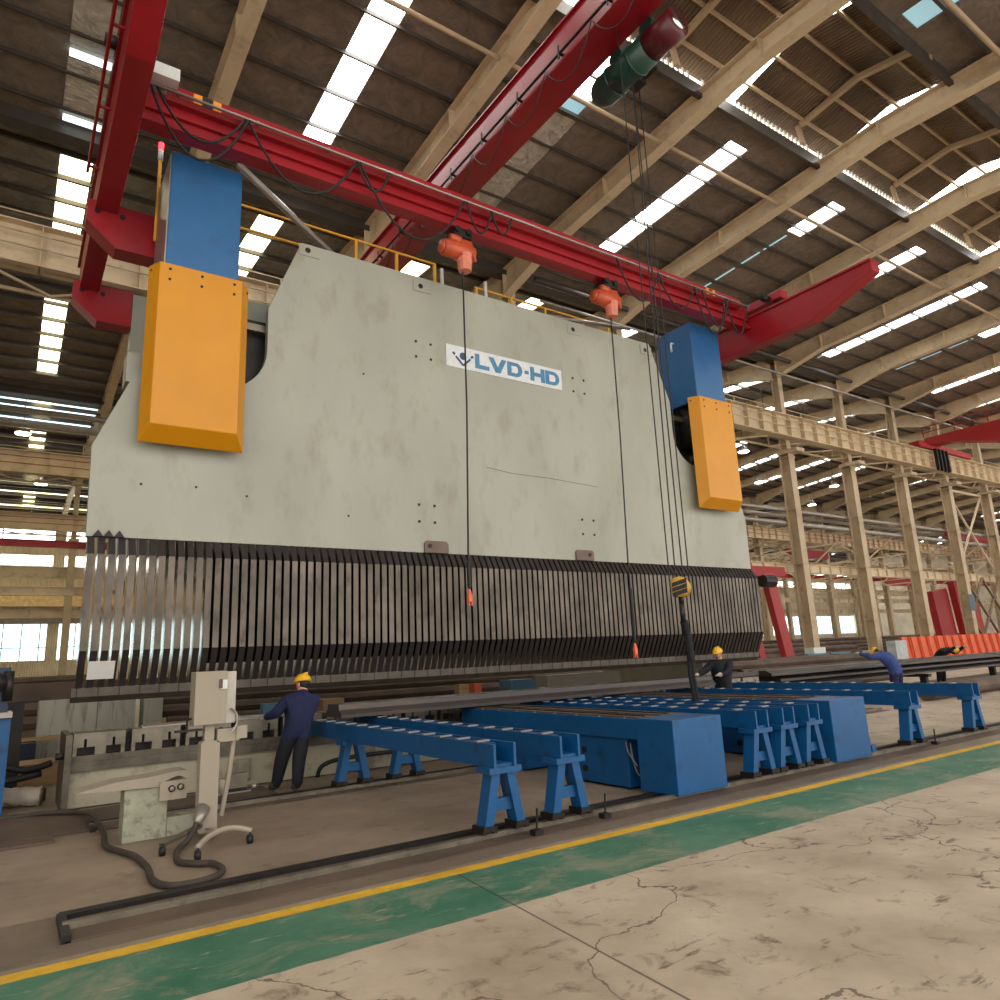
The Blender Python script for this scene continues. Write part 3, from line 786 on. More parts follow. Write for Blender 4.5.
# rear housing panels visible below the punch line
for x0, x1_, nm in ((.62,1.62,0),(1.63,2.32,0),(2.48,2.84,0)):
    MB().box(x0, x1_, 17.0, 17.6, 0.0, 1.5).build('rear_panel', M_PANEL, press)
# sign: white plate, emblem and lettering
sg = MB().box(7.04, 10.13, 11.885, 11.9, 7.75, 8.24).build('name_plate', M_SIGNW, press)
sg['label'] = 'white name plate with faded blue lettering'
lt = MB()
def lp(poly): lt.prism([(x,z) for x, z in poly], 11.878, 11.886, 'y')
z0, z1 = 7.83, 8.16; zm = (z0+z1)/2; st = .11
def ring(cx, cz, R, r, a0, a1, n=10):
    for i in range(n):
        t0, t1 = [math.radians(a0+(a1-a0)*j/n) for j in (i,i+1)]
        lp([(cx+R*math.cos(t0),cz+R*math.sin(t0)),(cx+R*math.cos(t1),cz+R*math.sin(t1)),(cx+r*math.cos(t1),cz+r*math.sin(t1)),(cx+r*math.cos(t0),cz+r*math.sin(t0))])
def letter_L(x): lp([(x,z0),(x+.36,z0),(x+.36,z0+.09),(x+st,z0+.09),(x+st,z1),(x,z1)])
def letter_V(x): lp([(x,z1),(x+.13,z1),(x+.235,z0+.12),(x+.34,z1),(x+.47,z1),(x+.30,z0),(x+.17,z0)])
def letter_D(x):
    lp([(x,z0),(x+st,z0),(x+st,z1),(x,z1)])
    lp([(x+st,z0),(x+.24,z0),(x+.24,z0+.08),(x+st,z0+.08)]); lp([(x+st,z1-.08),(x+.24,z1-.08),(x+.24,z1),(x+st,z1)])
    R = (z1-z0)/2
    for i in range(10):
        t0, t1 = [math.radians(-90+180*j/10) for j in (i,i+1)]
        ro, ri = 1.05, 1.0
        lp([(x+.24+R*math.cos(t0),zm+R*math.sin(t0)),(x+.24+R*math.cos(t1),zm+R*math.sin(t1)),(x+.24+(R-.11)*math.cos(t1),zm+(R-.08)*math.sin(t1)),(x+.24+(R-.11)*math.cos(t0),zm+(R-.08)*math.sin(t0))])
def letter_H(x):
    lp([(x,z0),(x+st,z0),(x+st,z1),(x,z1)]); lp([(x+.30,z0),(x+.30+st,z0),(x+.30+st,z1),(x+.30,z1)]); lp([(x+st,zm-.045),(x+.30,zm-.045),(x+.30,zm+.045),(x+st,zm+.045)])
for fn, x in ((letter_L,7.75),(letter_V,8.10),(letter_D,8.59),(lambda x: lp([(x,zm-.04),(x+.11,zm-.04),(x+.11,zm+.04),(x,zm+.04)]),9.06),(letter_H,9.22),(letter_D,9.65)):
    lt = MB(); fn(x); lt.build('letter', M_SIGNB, sg)
lt = MB()
ring(7.45, 8.03, .085, 0.0, 0, 360, 14)
def bar(x0_, za, x1__, zb, w):
    dx, dz = x1__-x0_, zb-za; L_ = math.hypot(dx,dz); nx, nz = -dz/L_*w/2, dx/L_*w/2
    lp([(x0_+nx,za+nz),(x1__+nx,zb+nz),(x1__-nx,zb-nz),(x0_-nx,za-nz)])
bar(7.45,7.82,7.27,8.0,.045); bar(7.45,7.82,7.63,8.0,.045); bar(7.25,8.03,7.20,8.08,.05); bar(7.65,8.03,7.70,8.08,.05)
lt.build('emblem', mat('dark_sign_blue', (38,74,108), .5), sg)
# seam / scratch lines on the plate
b = MB()
b.tube([(7.95,11.898,5.66),(8.6,11.897,5.60),(9.6,11.897,5.60),(11.0,11.898,5.54)], .006, 4)
b.build('weld_scar', mat('scar_grey', (112,108,96), .6), press)

# paper sheet taped on the ribs at lower left
tag(MB().prism([(11.80,1.98),(11.925,1.735),(11.93,1.74),(11.805,1.985)], .97, 1.31, 'x').build('paper_sheet', M_PAPER), 'white paper sheet stuck on the lower left ribs of the press', 'paper')
bpy.data.objects['paper_sheet'].rotation_euler = (0,0,0)

# ------------------------------------------------------------------ arm-mounted crane in front of the press
for sx, lab in ((0,'dark red crane arm running overhead along the left side of the press'),(1,'red crane arm with tapered tip, right of the press')):
    a, c = (.62,.98) if sx == 0 else (16.17,16.53)
    tr = empty('crane_arm'); tr.parent = press; tr['label'] = lab
    y0 = 7.45
    b = MB()
    b.prism([(y0,10.62),(y0,10.36),(9.1,9.78),(16.8,9.78),(16.8,10.62)], a, c, 'x')
    b.build('arm_beam', M_RED, tr, bevel=.01)
    b = MB(); b.box(a-.05, c+.05, y0+.0, 16.8, 10.6, 10.65); b.build('top_flange', M_RED, tr)
    b = MB(); b.box((a+c)/2-.03, (a+c)/2+.03, y0+.1, 16.6, 10.65, 10.72); b.build('track_rail', M_PURLIN, tr)
    for yb_ in (12.95, 16.1):
        f = (lambda x: x) if sx == 0 else (lambda x: mirror(x))
        pts = [(f(.5),9.95),(f(.5),9.55),(f(.98),9.12),(f(1.62),9.12),(f(1.62),9.95)]
        b = MB(); b.prism(pts, yb_, yb_+.4, 'y'); b.build('bracket', M_RED, tr)
        b = MB()
        for xx in (.66,1.05): b.cyl((f(xx),yb_-.01,9.75),(f(xx),yb_,9.75),.05,14)
        b.build('pin', M_DARK, tr)
        if yb_ > 13: MB().box(min(f(1.63),f(2.2)), max(f(1.63),f(2.2)), yb_, yb_+.4, 6.9, 9.9).build('rear_upright', M_GREY, press)
# the near end of the left arm continues over the viewer's side
lb = MB(); lb.tube([(.5,y,10.0+.0) for y in (2.5,6,10,13)], .02, 6)
lb = None
cab = MB()
cab.cyl((.45,7.4,10.35),(.45,12.8,10.35),.025,8)
for y in (7.6,9.3,11.0,12.6): cab.box(.45,.62,y,y+.03,10.33,10.37)
cab.build('conductor_line', M_RED, press)

# travelling girder between the arms
gd = thing('bridge_girder', 'long red travelling bridge girder spanning in front of the press top', 'crane', (0,11.0,0))
b = MB()
b.prism([(-.06,10.3),(.06,10.3),(.06,10.9),(-.06,10.9)], 1.0, 16.15, 'x')
b.prism([(-.15,10.28),(.15,10.28),(.15,10.36),(-.15,10.36)], 1.0, 16.15, 'x')
b.prism([(-.24,10.80),(-.18,10.74),(.18,10.74),(.24,10.80),(.24,10.99),(-.24,10.99)], 1.35, 15.7, 'x')
b.prism([(-.13,10.52),(.13,10.52),(.13,10.57),(-.13,10.57)], 1.0, 16.15, 'x')
b.build('girder_beam', M_RED, gd)
b = MB()
for xe in (.8, 16.35):
    MB().box(xe-.16, xe+.16, -1.15, .75, 10.80, 11.02).build('end_carriage', M_RED, gd, bevel=.01)
b = MB()
for xe in (.8, 16.35):
    for yy in (-.95,.55): b.cyl((xe-.05,yy,10.85),(xe+.05,yy,10.85),.13,14)
    b.cyl((xe-.38,-.75,10.9),(xe-.16,-.75,10.9),.1,12)
b.build('wheel', M_DARK, gd, True)
b = MB(); b.cyl((1.1,-.34,10.79),(15.9,-.34,10.79),.026,8)
for i in range(12): b.box(1.5+i*1.25, 1.53+i*1.25, -.34, -.22, 10.8, 10.84)
b.build('festoon_pipe', M_GALV, gd, True)
for x in (1.75,2.05): MB().box(x, x+.13, -.248, -.240, 10.80, 10.98).build('hazard_stripe', M_HAZ, gd)
for x in (1.88,): MB().box(x, x+.17, -.248, -.240, 10.80, 10.98).build('hazard_stripe', M_BLACK, gd)
for x in (14.3,14.55): MB().box(x, x+.1, -.248, -.240, 10.80, 10.98).build('hazard_stripe', M_HAZ, gd)
b = MB(); b.box(1.0, 1.5, -.45, -.15, 10.92, 11.14); cbx = b.build('control_box', M_WHITE, gd)
b = MB(); b.box(1.12, 1.36, -.4, -.2, 11.14, 11.22); b.build('box_cap', M_BLACK, cbx)
# festoon cable loops
def loop(x0, x1_, drop, n=10, y=-.34, z=10.77):
    return [(x0+(x1_-x0)*i/n, y, z-drop*4*(i/n)*(1-i/n)) for i in range(n+1)]
for x0, x1_, dr in ((1.1,2.6,1.05),(1.2,2.55,.7),(2.6,4.55,1.0),(4.6,6.85,1.2),(4.55,5.2,.5),(6.9,7.5,.6),(7.5,8.0,.45),(11.0,12.4,.9),(12.4,13.7,.75),(13.7,14.9,1.15),(14.0,15.0,.9),(14.9,15.8,.9)):
    MB().tube(loop(x0,x1_,dr), .022, 6).build('festoon_cable', M_BLACK, gd, True)

def chain_hoist(x, label):
    t = thing('chain_hoist', label, 'hoist', (x,11.0,10.20))
    b = MB(); b.box(-.2,.2,-.16,.16,-.12,.05)
    for s in (-.13,.13):
        for yy in (-.15,.15): b.cyl((s,yy,.02),(s,yy*1.35,.02),.07,10)
    b.build('trolley', M_DARK, t)
    b = MB(); b.cyl((-.38,0,-.36),(.3,0,-.36),.17,18); b.cyl((-.44,0,-.36),(-.38,0,-.36),.13,14); b.box(-.06,.22,-.14,.14,-.5,-.14)
    b.build('motor_body', M_HOIST, t, True)
    b = MB(); b.cyl((-.28,-.1,-.18),(-.05,-.1,-.18),.09,12); b.build('gearbox', M_HOIST, t, True)
    MB().cyl((.22,-.12,-.2),(.3,-.12,-.55),.03,8).build('brake_lever', M_HOIST, t, True)
    b = MB()
    for (z0_, z1_, r0, r1) in ((-.42,-.78,.17,.13),): b.cyl((.1,-.02,z0_),(.1,-.02,z1_),r0,10,r1)
    b.build('chain_bag', M_BAG, t)
    return t
chain_hoist(6.9, 'orange chain hoist with salmon bag, left one on the red bridge girder')
chain_hoist(10.93, 'orange chain hoist with salmon bag, right one on the red bridge girder')
for x0, zt, zb_, xb_, lab in ((6.96,9.4,2.92,6.86,'black pendant cable with orange switch hanging from the left chain hoist'),(11.0,9.4,1.85,10.9,'black pendant cable with orange switch hanging from the right chain hoist')):
    t = thing('pendant_control', lab, 'pendant control', (0,11.0,0))
    MB().tube([(x0,0,zt),(x0-.02,-.005,(zt+3.7)/2),(xb_+.0,0,3.7),(xb_,0,zb_+.1)], .018, 6).build('pendant_cable', M_BLACK, t)
    MB().tube([(xb_,0,3.5 if zb_ > 2.5 else 3.1),(xb_,.0,zb_+.12)], .04, 8).build('cable_sleeve', M_BLACK, t)
    b = MB(); b.cyl((xb_,0,zb_+.1),(xb_,0,zb_),.02,8,.045); b.box(xb_-.04, xb_+.04, -.03, .03, zb_-.13, zb_)
    for s in (-.03,.03): b.box(xb_+s-.01, xb_+s+.01, -.03, .03, zb_-.2, zb_-.12)
    b.build('switch_box', mat('orange_switch_plastic', (232,104,62), .4, 0, .1, 8), t)

# overhead travelling crane and green hoist -------------------------
oc = thing('overhead_crane', 'big red overhead crane beam running above the press toward the viewer', 'crane', (0,0,0))
b = MB(); b.box(8.40, 9.04, -3.5, 21.2, 13.66, 14.5); b.build('crane_beam', M_RED, oc)
b = MB(); b.box(8.34, 9.10, -3.5, 21.2, 13.6, 13.66); b.box(8.34, 9.1, -3.5, 21.2, 14.5, 14.54); b.build('beam_flange', M_RED, oc)
b = MB(); b.cyl((8.3,-3,13.78),(8.3,20.5,13.78),.03,8)
for i in range(16): b.box(8.26,8.42,-2.5+i*1.45,-2.46+i*1.45,13.75,13.8); b.box(8.26,8.28,-2.5+i*1.45,-2.46+i*1.45,13.62,13.95)
b.build('festoon_track', M_DARK, oc)
for i in range(14):
    y = -2+i*1.45; MB().tube([(8.3,y+1.45*j/8,13.72-.7*4*(j/8)*(1-j/8)) for j in range(9)], .012, 6).build('festoon_cable', M_BLACK, oc, True)
MB().box(7.6, 9.8, 21.2, 21.85, 14.12, 14.5).build('end_truck', M_RED, oc)
gh = thing('wire_rope_hoist', 'dark green wire rope hoist with maroon motor under the overhead crane', 'hoist', (9.16,7.95,13.0))
b = MB(); b.cyl((0,-.45,0),(0,.78,0),.30,28); b.cyl((0,-.1,0),(0,-.06,0),.32,28); b.cyl((0,.5,0),(0,.54,0),.32,28); b.build('drum_housing', M_GRN, gh, True)
b = MB(); b.ball((0,.78,0),.30,.36,.30,24,12); b.build('end_cap', mat('charcoal_motor_paint', (44,44,44), .4), gh, True)
b = MB(); b.cyl((0,-1.12,0),(0,-.45,0),.29,24); b.build('motor', M_MAR, gh, True)
b = MB(); b.cyl((0,-1.15,0),(0,-1.12,0),.17,18); b.build('motor_plate', M_CHROME, gh, True)
b = MB()
for y in (-.42,.42): b.box(-.02,.14,y-.16,y+.16,.22,.56); b.cyl((-.06,y,.48),(.16,y,.48),.17,14)
b.box(-.05,.05,-.7,.7,.26,.36); b.build('trolley', M_GRN, gh)
b = MB(); b.box(.1,.36,.05,.33,-.26,.2); b.box(.25,.38,-.25,.05,-.14,.15); b.box(-.3,-.1,.3,.45,-.34,-.2); b.build('rope_guide', M_DARK, gh)
hb = thing('hook_block', 'yellow and black striped hook block hanging in front of the ribs', 'hook', (9.07,8.0,2.78), .65)
b = MB()
for s in (-.1,.1): b.cyl((s-.055,0,0),(s+.055,0,0),.165,22)
b.build('sheave_cover', M_HAT if False else mat('hook_block_yellow', (206,158,54), .4, .0, .15, 8), hb, True)
b = MB()
for z in (-.08,0,.08): b.add([(-.158,-.12,z+.02),(-.158,.12,z-.05),(-.158,.12,z-.015),(-.158,-.12,z+.055)], [(0,1,2,3)]); b.add([(.158,-.12,z+.02),(.158,.12,z-.05),(.158,.12,z-.015),(.158,-.12,z+.055)], [(0,1,2,3)])
for z in (-.08,0,.08): b.beam((-.1-.06,-.12,z),(-.1-.06,.12,z-.06),.006,.035); b.beam((.16,-.12,z),(.16,.12,z-.06),.006,.035)
b.build('stripe', M_BLACK, hb)
b = MB(); b.cyl((0,0,-.1),(0,0,-.28),.04,10)
b.tube([(0,0,-.26),(-.09,0,-.33),(-.13,0,-.42),(-.08,0,-.52),(0,0,-.56),(.08,0,-.52),(.12,0,-.42)], .035, 8)
b.build('hook', M_DARK, hb, True)
hr = thing('hoist_rope', 'pair of steel ropes from the green hoist down to the hook block', 'rope', (0,0,0))
for dx in (-.1,.1): MB().cyl((9.07+dx*.9,8.0,2.92),(9.13+dx*1.2,8.0+dx,12.85),.013,6).build('rope', M_DARK, hr)
t = thing('hanging_cable', 'thin black cord hanging left of the hook block from the overhead crane', 'cord', (0,0,0))
MB().tube([(8.72,7.9,2.6),(8.72,7.9,8),(8.78,7.95,13.6)], .012, 6).build('cord', M_BLACK, t)
t = thing('hanging_cable', 'thin black cord hanging right of the hook block from the overhead crane', 'cord', (0,0,0))
MB().tube([(9.42,8.1,2.7),(9.42,8.1,8),(9.46,8.15,12.9)], .012, 6).build('cord', M_BLACK, t)
t = thing('lifting_sling', 'black lifting sling hanging from the hook down to the blue stands', 'sling', (0,0,0))
MB().tube([(9.07,8.0,2.24),(9.13,8.0,2.0),(9.14,7.98,1.6)], .062, 8).build('sling_loop', M_SLING, t)
MB().tube([(9.12,8.0,1.75),(9.1,8.0,1.4),(9.13,7.98,.95)], .035, 8).build('sling_leg', M_SLING, t)
MB().tube([(9.15,7.97,1.75),(9.14,7.97,1.4),(9.16,7.95,.98)], .03, 8).build('sling_leg', M_SLING, t)

# ------------------------------------------------------------------ rails and floor steel
def ground_rail(y, x0, x1_, lab, w=.6):
    t = thing('floor_rail', lab, 'rail', (0,y,0))
    MB().box(x0, x1_, -w/2, w/2, .002, .012).build('bed_plate', M_RUST, t)
    MB().box(x0, x1_, -.03, .03, .012, .06).build('rail_head', M_STEEL, t)
    MB().box(x0, x1_, w/2-.06, w/2+.05, .0, .045).build('side_curb', M_DARK, t)
    MB().box(x0-.02, x0+.04, -w/2, w/2, .0, .05).build('end_stop', M_DARK, t)

ground_rail(6.52, .5, 19, 'front floor rail beside the yellow line carrying the blue stands')
ground_rail(10.4, 1.0, 19, 'rear floor rail close to the press bed', .5)
for x0, x1_, y0_, y1_, lab, i in ((-3,1.0,10.2,11.8,'dark steel floor plate at the left edge beside the hose',0),(-3,.62,9.85,10.18,'narrow dark steel plate at the left edge, nearest the viewer',1),(1.0,3.4,10.7,11.7,'dark steel cover plate on the floor behind the pedestal',2)):
    tag(MB().box(x0, x1_, y0_, y1_, .004, .03).build('floor_plate', M_RUST), lab, 'steel plate')

# ------------------------------------------------------------------ blue stands
def stand(x, label):
    t = thing('roller_stand', label, 'stand', (x,0,0), 0, None)
    b = MB(); b.box(-.15,-.12,6.38,11.85,.69,.92); b.box(.1,.13,6.38,11.85,.69,.92); b.box(-.12,.1,6.42,11.85,.69,.72); b.box(-.12,.1,6.7,11.8,.85,.9)
    b.build('top_beam', M_BLUES, t)
    r0 = MB().box(-.13,.03,-.035,.035,0,.014).build('wear_pad', M_GALV, t); r0.location = (0,6.75,.92)
    for i in range(1, 13): c = r0.copy(); COL.objects.link(c); c.location = (0,6.75+i*.4,.92)
    for y in (6.52,10.4):
        b = MB(); b.box(-.2,.2,y-.13,y+.13,.63,.69)
        b.build('leg_cap', M_BLUES, t)
        for s in (-1,1):
            b = MB(); b.beam((s*.09,y,.64),(s*.2,y,.12),.10,.17,(0,1,0)); b.build('leg', M_BLUES, t)
            b = MB(); b.box(s*.2-.08, s*.2+.08, y-.11, y+.11, .09, .14); b.cyl((s*.2-.02,y,.118),(s*.2+.02,y,.118),.056,12)
            b.box(s*.2-.085, s*.2-.04, y-.1, y+.1, .07, .12); b.box(s*.2+.04, s*.2+.085, y-.1, y+.1, .07, .12)
            b.build('wheel_box', M_DARK, t)
        b = MB(); b.beam((-.17,y,.32),(.17,y,.32),.08,.12,(0,0,1)); b.build('leg_tie', M_BLUES, t)
    return t
s0 = stand(4.35, 'blue A-legged roller stand nearest the viewer, left one of the front pair')
for x, lab in ((5.22,'blue A-legged roller stand, right one of the front pair, before the first box table'),
               (8.62,'blue A-legged roller stand just right of the first box table'),
               (9.22,'blue A-legged roller stand, middle of the three between the box tables'),
               (9.83,'blue A-legged roller stand just left of the second box table'),
               (12.75,'blue A-legged roller stand standing free right of the second box table'),
               (15.05,'blue A-legged roller stand at the far right end of the rails')):
    c = copy_tree(s0); c.location = (x,0,0); tag(c, lab, 'stand')
for o in list(COL.objects):
    if o.name.startswith('roller_stand') and o.parent is None: o['group'] = 'blue roller stands on the rails'
for x, y, lab in ((4.62,6.28,'small black lever pin standing by the nearest stand foot'),(5.62,6.35,'small black lever pin right of the second stand foot'),(13.25,6.4,'small black lever pin right of the free-standing stand')):
    b = MB(); b.cyl((0,0,.0),(0.02,0,.26),.012,6); b.box(-.05,.05,-.05,.05,0,.06)
    o = tag(b.build('lever_pin', M_DARK), lab, 'lever'); o.location = (x,y,.003)

def box_table(x0, w, label):
    t = thing('box_table', label, 'table', (x0,0,0))
    b = MB(); b.box(0,.05,7.07,11.5,.66,.92); b.box(w-.05,w,7.07,11.5,.66,.92); b.box(.05,w-.05,7.07,11.5,.66,.7); b.box(.05,w-.05,11.45,11.5,.7,.92)
    b.build('deck_beam', M_BLUES, t, bevel=.006)
    b = MB(); b.box(0,w,6.43,7.07,.04,.93); b.build('front_box', M_BLUES, t, bevel=.01)
    b = MB(); b.box(.06,w-.04,7.32,8.62,.03,.66); b.build('drive_box', M_BLUES, t, bevel=.01)
    b = MB(); b.box(.1,w-.1,9.7,10.9,.03,.66); b.build('rear_box', M_BLUES, t)
    b = MB(); b.box(.06,w*.42,7.0,11.45,.9,.935); b.box(w*.55,w-.06,7.0,11.45,.9,.935); b.build('slide_plate', M_RUST, t)
    b = MB(); b.box(.2,.26,7.1,11.4,.935,.95); b.box(w*.7,w*.76,7.1,11.4,.935,.95); b.build('slide_strip', M_SCALE, t)
    b = MB()
    for i in range(9): b.cyl((.025,6.8+i*.5,.92),(.025,6.8+i*.5,.93),.015,6)
    b.build('screw', M_GALV, t)
    b = MB(); b.tube(smooth_path([(.05,7.25,.6),(.03,7.2,.4),(.04,7.15,.25),(.05,7.1,.2)]), .01, 5); b.tube(smooth_path([(.02,7.3,.62),(.0,7.25,.5),(.02,7.12,.33)]), .01, 5)
    b.build('cable', M_GALV, t)
    b = MB(); b.cyl((.045,8.2,.45),(.06,8.2,.45),.05,10); b.cyl((.045,8.2,.2),(.06,8.2,.2),.05,10); b.build('access_port', M_DARK, t)
box_table(6.9, .92, 'long blue box table with a heavy front block, left one of two')
box_table(10.33, .96, 'long blue box table with a heavy front block, right one of two')
b = MB(); b.box(0,.12,-.06,.06,0,.1); b.cyl((.03,0,.1),(.03,0,.2),.03,8)
o = tag(b.build('buffer_stop', M_BLUES), 'small blue buffer stop at the right side of the second box table', 'stop'); o.location = (11.42,6.55,.076)

# ------------------------------------------------------------------ workpiece and stock
def long_bar(name, x0, y0, x1_, y1_, z, prof, m, label, cat, group=None):
    t = MB(); p = Vector((x0,y0,z)); q = Vector((x1_,y1_,z)); d = (q-p).normalized(); n = Vector((-d.y,d.x,0))
    vs = [e+n*u+Vector((0,0,v)) for e in (p,q) for u, v in prof]; k = len(prof)
    t.add(vs, [tuple(range(k-1,-1,-1)), tuple(range(k,2*k))]+[(i,(i+1)%k,(i+1)%k+k,i+k) for i in range(k)])
    return tag(t.build(name, m), label, cat, group)
half = [(.32*math.cos(math.radians(a)), .30*math.sin(math.radians(a))) for a in range(0,181,18)]
long_bar('bent_plate', 4.45, 11.42, 13.2, 11.25, .96, [(-.36,0),(.36,0),(.36,.05),(.26,.12),(.24,.2),(-.24,.2),(-.26,.12),(-.36,.05)], M_SCALE, 'long dark bent steel plate lying on the blue stands before the press', 'steel plate')
long_bar('bent_plate', 5.0, 12.35, 16.3, 12.3, 1.02, [(-.28,0),(.28,0),(.28,.09),(-.28,.12)], M_SCALE, 'flat dark steel plate lying in the press below the ribs', 'steel plate')
pole = [(.26*math.cos(math.radians(a)), .24+.24*math.sin(math.radians(a))) for a in range(0,360,30)]
shell = [(-.42,0),(.42,0),(.42,.06),(.25,.14),(-.25,.14),(-.42,.06)]
for i, (x0, x1_, dy, lab) in enumerate(((16.6,46,0,'lowest long pressed shell in the stack the two bending men work on'),(17.0,48,.05,'middle long pressed shell in the stack the two bending men work on'),(16.5,44,-.05,'topmost long pressed shell in the stack the two bending men work on'))):
    long_bar('pressed_shell', x0, 12.25+dy, x1_, 12.6+dy, .66+i*.165, shell, M_SCALE, lab, 'steel profile', 'long pressed steel shells')
pole = [(.26*math.cos(math.radians(a)), .24+.24*math.sin(math.radians(a))) for a in range(0,360,30)]
long_bar('steel_pole', 22.2, 10.75, 48, 11.3, .0, pole, M_RUST, 'brown steel pole lying on the floor right of the last stand', 'steel pole')
long_bar('pressed_shell', 19.0, 14.0, 40, 14.4, .0, shell, M_RUST, 'dark pressed shell lying on the floor behind the stack', 'steel profile')
for x, lab in ((17.5,'dark trestle under the left end of the pressed shells'),(24.6,'dark trestle under the pressed shells between the two bending men'),(32,'dark trestle under the pressed shells near the right edge')):
    b = MB(); b.box(-.1,.1,-.6,.75,.56,.655); b.box(-.08,.08,-.5,-.3,0,.56); b.box(-.08,.08,.45,.65,0,.56)
    o = tag(b.build('trestle', M_DARK), lab, 'trestle'); o.location = (x,12.3,0)
pr = random.Random(3)
def stock_pile(x0, x1_, y0, y1_, rows, lab, m, z0=.12):
    b = MB(); r_ = .16
    for k in range(2): 
        xx = x0+(x1_-x0)*(.2+.6*k); b.box(xx-.1, xx+.1, y0-.1, y1_+.1, 0, z0)
    for j in range(rows):
        n = int((y1_-y0)/(2*r_))-j
        for i in range(n):
            y = y0+r_+j*r_+i*2*r_; z = z0+r_+j*1.74*r_; dx = pr.uniform(-.5,.5)
            b.cyl((x0+dx,y,z),(x1_+dx,y,z),r_*.98,8)
    o = b.build('stock_pile', m); tag(o, lab, 'pipe stack'); o['kind'] = 'stuff'
    return o
stock_pile(21, 31, 16.0, 19.0, 4, 'pile of dark steel tubes right behind the press end', M_RUST)
stock_pile(3.5, 19, 19.6, 21.2, 4, 'long dark tube pile behind the press, seen below the ribs', M_RUST)
stock_pile(33.5, 44, 24.5, 28.0, 5, 'pile of brown steel tubes behind the first column row', M_RUST)
stock_pile(-7, 1.4, 18.5, 21.2, 5, 'pile of dark steel tubes at the left edge behind the press', M_RUST)
stock_pile(32, 52, 29, 33, 6, 'large pile of rusty tubes deep between the columns', M_RUST)
stock_pile(50, 80, 33, 38, 7, 'long pile of rusty tubes far right behind the orange boards', M_RUST)
stock_pile(-12, 3, 30, 36, 6, 'far pile of dark stock below the left windows', M_RUST)
long_bar('steel_beam', -4, 14.6, 6, 14.6, 1.42, [(-.2,0),(.2,0),(.2,.28),(-.2,.28)], M_RUST, 'rusty brown steel beam passing behind the lower left ribs', 'steel beam')
for x in (-2.2,.2): 
    o = tag(MB().box(-.12,.12,-.25,.25,0,1.415).build('beam_support', M_DARK), 'dark post holding the rusty brown beam behind the press', 'support', 'supports of the rusty beam'); o.location = (x,14.6,0)
# boards and scraps behind the bed
def board(x, y, z, lx, ly, lz, rz, m, lab, cat='board', name='timber_board'):
    o = tag(MB().box(-lx/2,lx/2,-ly/2,ly/2,0,lz).build(name, m), lab, cat); o.location = (x,y,z); o.rotation_euler = (0,0,rz); return o
tag(MB().box(1.3, 7.2, 13.2, 14.3, 0, .78).build('scrap_bench', M_DARK), 'low dark bench behind the press bed carrying scraps', 'bench')
board(2.65,13.75,.78,.95,.5,.16,.05,M_WOOD,'pale timber packing board lying behind the control cabinet')
board(3.9,13.7,.78,1.5,.12,.06,.15,M_WOOD,'thin timber lath behind the worker in navy')
board(5.4,13.6,.78,1.6,.08,.07,-.1,M_WOOD,'pale lath right of the worker helmet')
board(5.35,13.9,.78,.45,.3,.36,.1,M_WOOD,'wooden block standing behind the dark bent plate','block','wooden_block')
board(4.0,13.3,.78,.3,.2,.38,0,M_BLUET,'small blue-grey steel box behind the worker in navy','box','steel_box')
board(4.45,13.5,.78,.12,.1,.36,0,M_REDO,'small orange-red canister left of the worker helmet','canister','canister')
board(8.2,13.6,.95,.25,.2,.3,0,M_WOOD,'cream carton under the middle of the ribs','carton','carton')
board(8.55,13.6,.95,.18,.2,.3,0,M_REDO,'red carton beside the cream one under the ribs','carton','carton')
board(12.0,14.2,.7,2.4,.5,.6,0,M_PALE,'long beige steel case behind the right half of the bed','case','steel_case')
board(10.1,14.2,.7,.7,.5,.55,0,M_BLUET,'blue-grey box left of the long beige case','box','steel_box')
tag(MB().box(7.8, 13.2, 13.3, 14.6, 0, .7).build('scrap_bench', M_DARK), 'low dark bench behind the middle of the press bed', 'bench')
b = MB(); b.add([(0,0,0),(.42,.05,.02),(.3,.0,.2),(.12,.02,.26),(-.05,0,.12),(0,.12,0),(.42,.17,.02),(.3,.12,.2),(.12,.14,.26),(-.05,.12,.12)], [(0,1,2,3,4),(9,8,7,6,5),(0,5,6,1),(1,6,7,2),(2,7,8,3),(3,8,9,4),(4,9,5,0)])
o = tag(b.build('cardboard_scrap', M_CARD), 'crumpled orange-brown cardboard behind the bed left of the worker', 'cardboard'); o.location = (3.2,13.3,.79)
o = tag(MB().box(2.35,4.0,12.02,12.5,0,.03).build('sheet_strip', M_GALV), 'bright bare steel strip lying on the bed in front of the worker', 'steel strip'); o.location = (.35,0,1.003)
o = tag(MB().box(0,.9,0,.3,0,.02).build('sheet_strip', M_GALV), 'short bright steel strip lying on the bed behind the cabinet', 'steel strip'); o.location = (1.75,12.05,1.003)

vb = thing('valve_unit', 'small grey valve unit on the floor before the press bed right of the console', 'valve', (2.95,11.35,0))
MB().box(-.14,.14,-.06,.08,.1,.3).build('manifold', M_STEEL, vb); MB().box(-.4,.2,-.05,.05,.0,.05).build('base_strip', M_GALV, vb)
MB().cyl((-.2,-.02,.05),(-.2,-.02,.24),.06,12).build('solenoid', M_PALE, vb, True); MB().cyl((.2,-.06,.1),(.26,-.1,.1),.04,12).build('gauge', M_GALV, vb, True); MB().box(-.14,.14,-.04,.04,.05,.1).build('stem', M_DARK, vb)
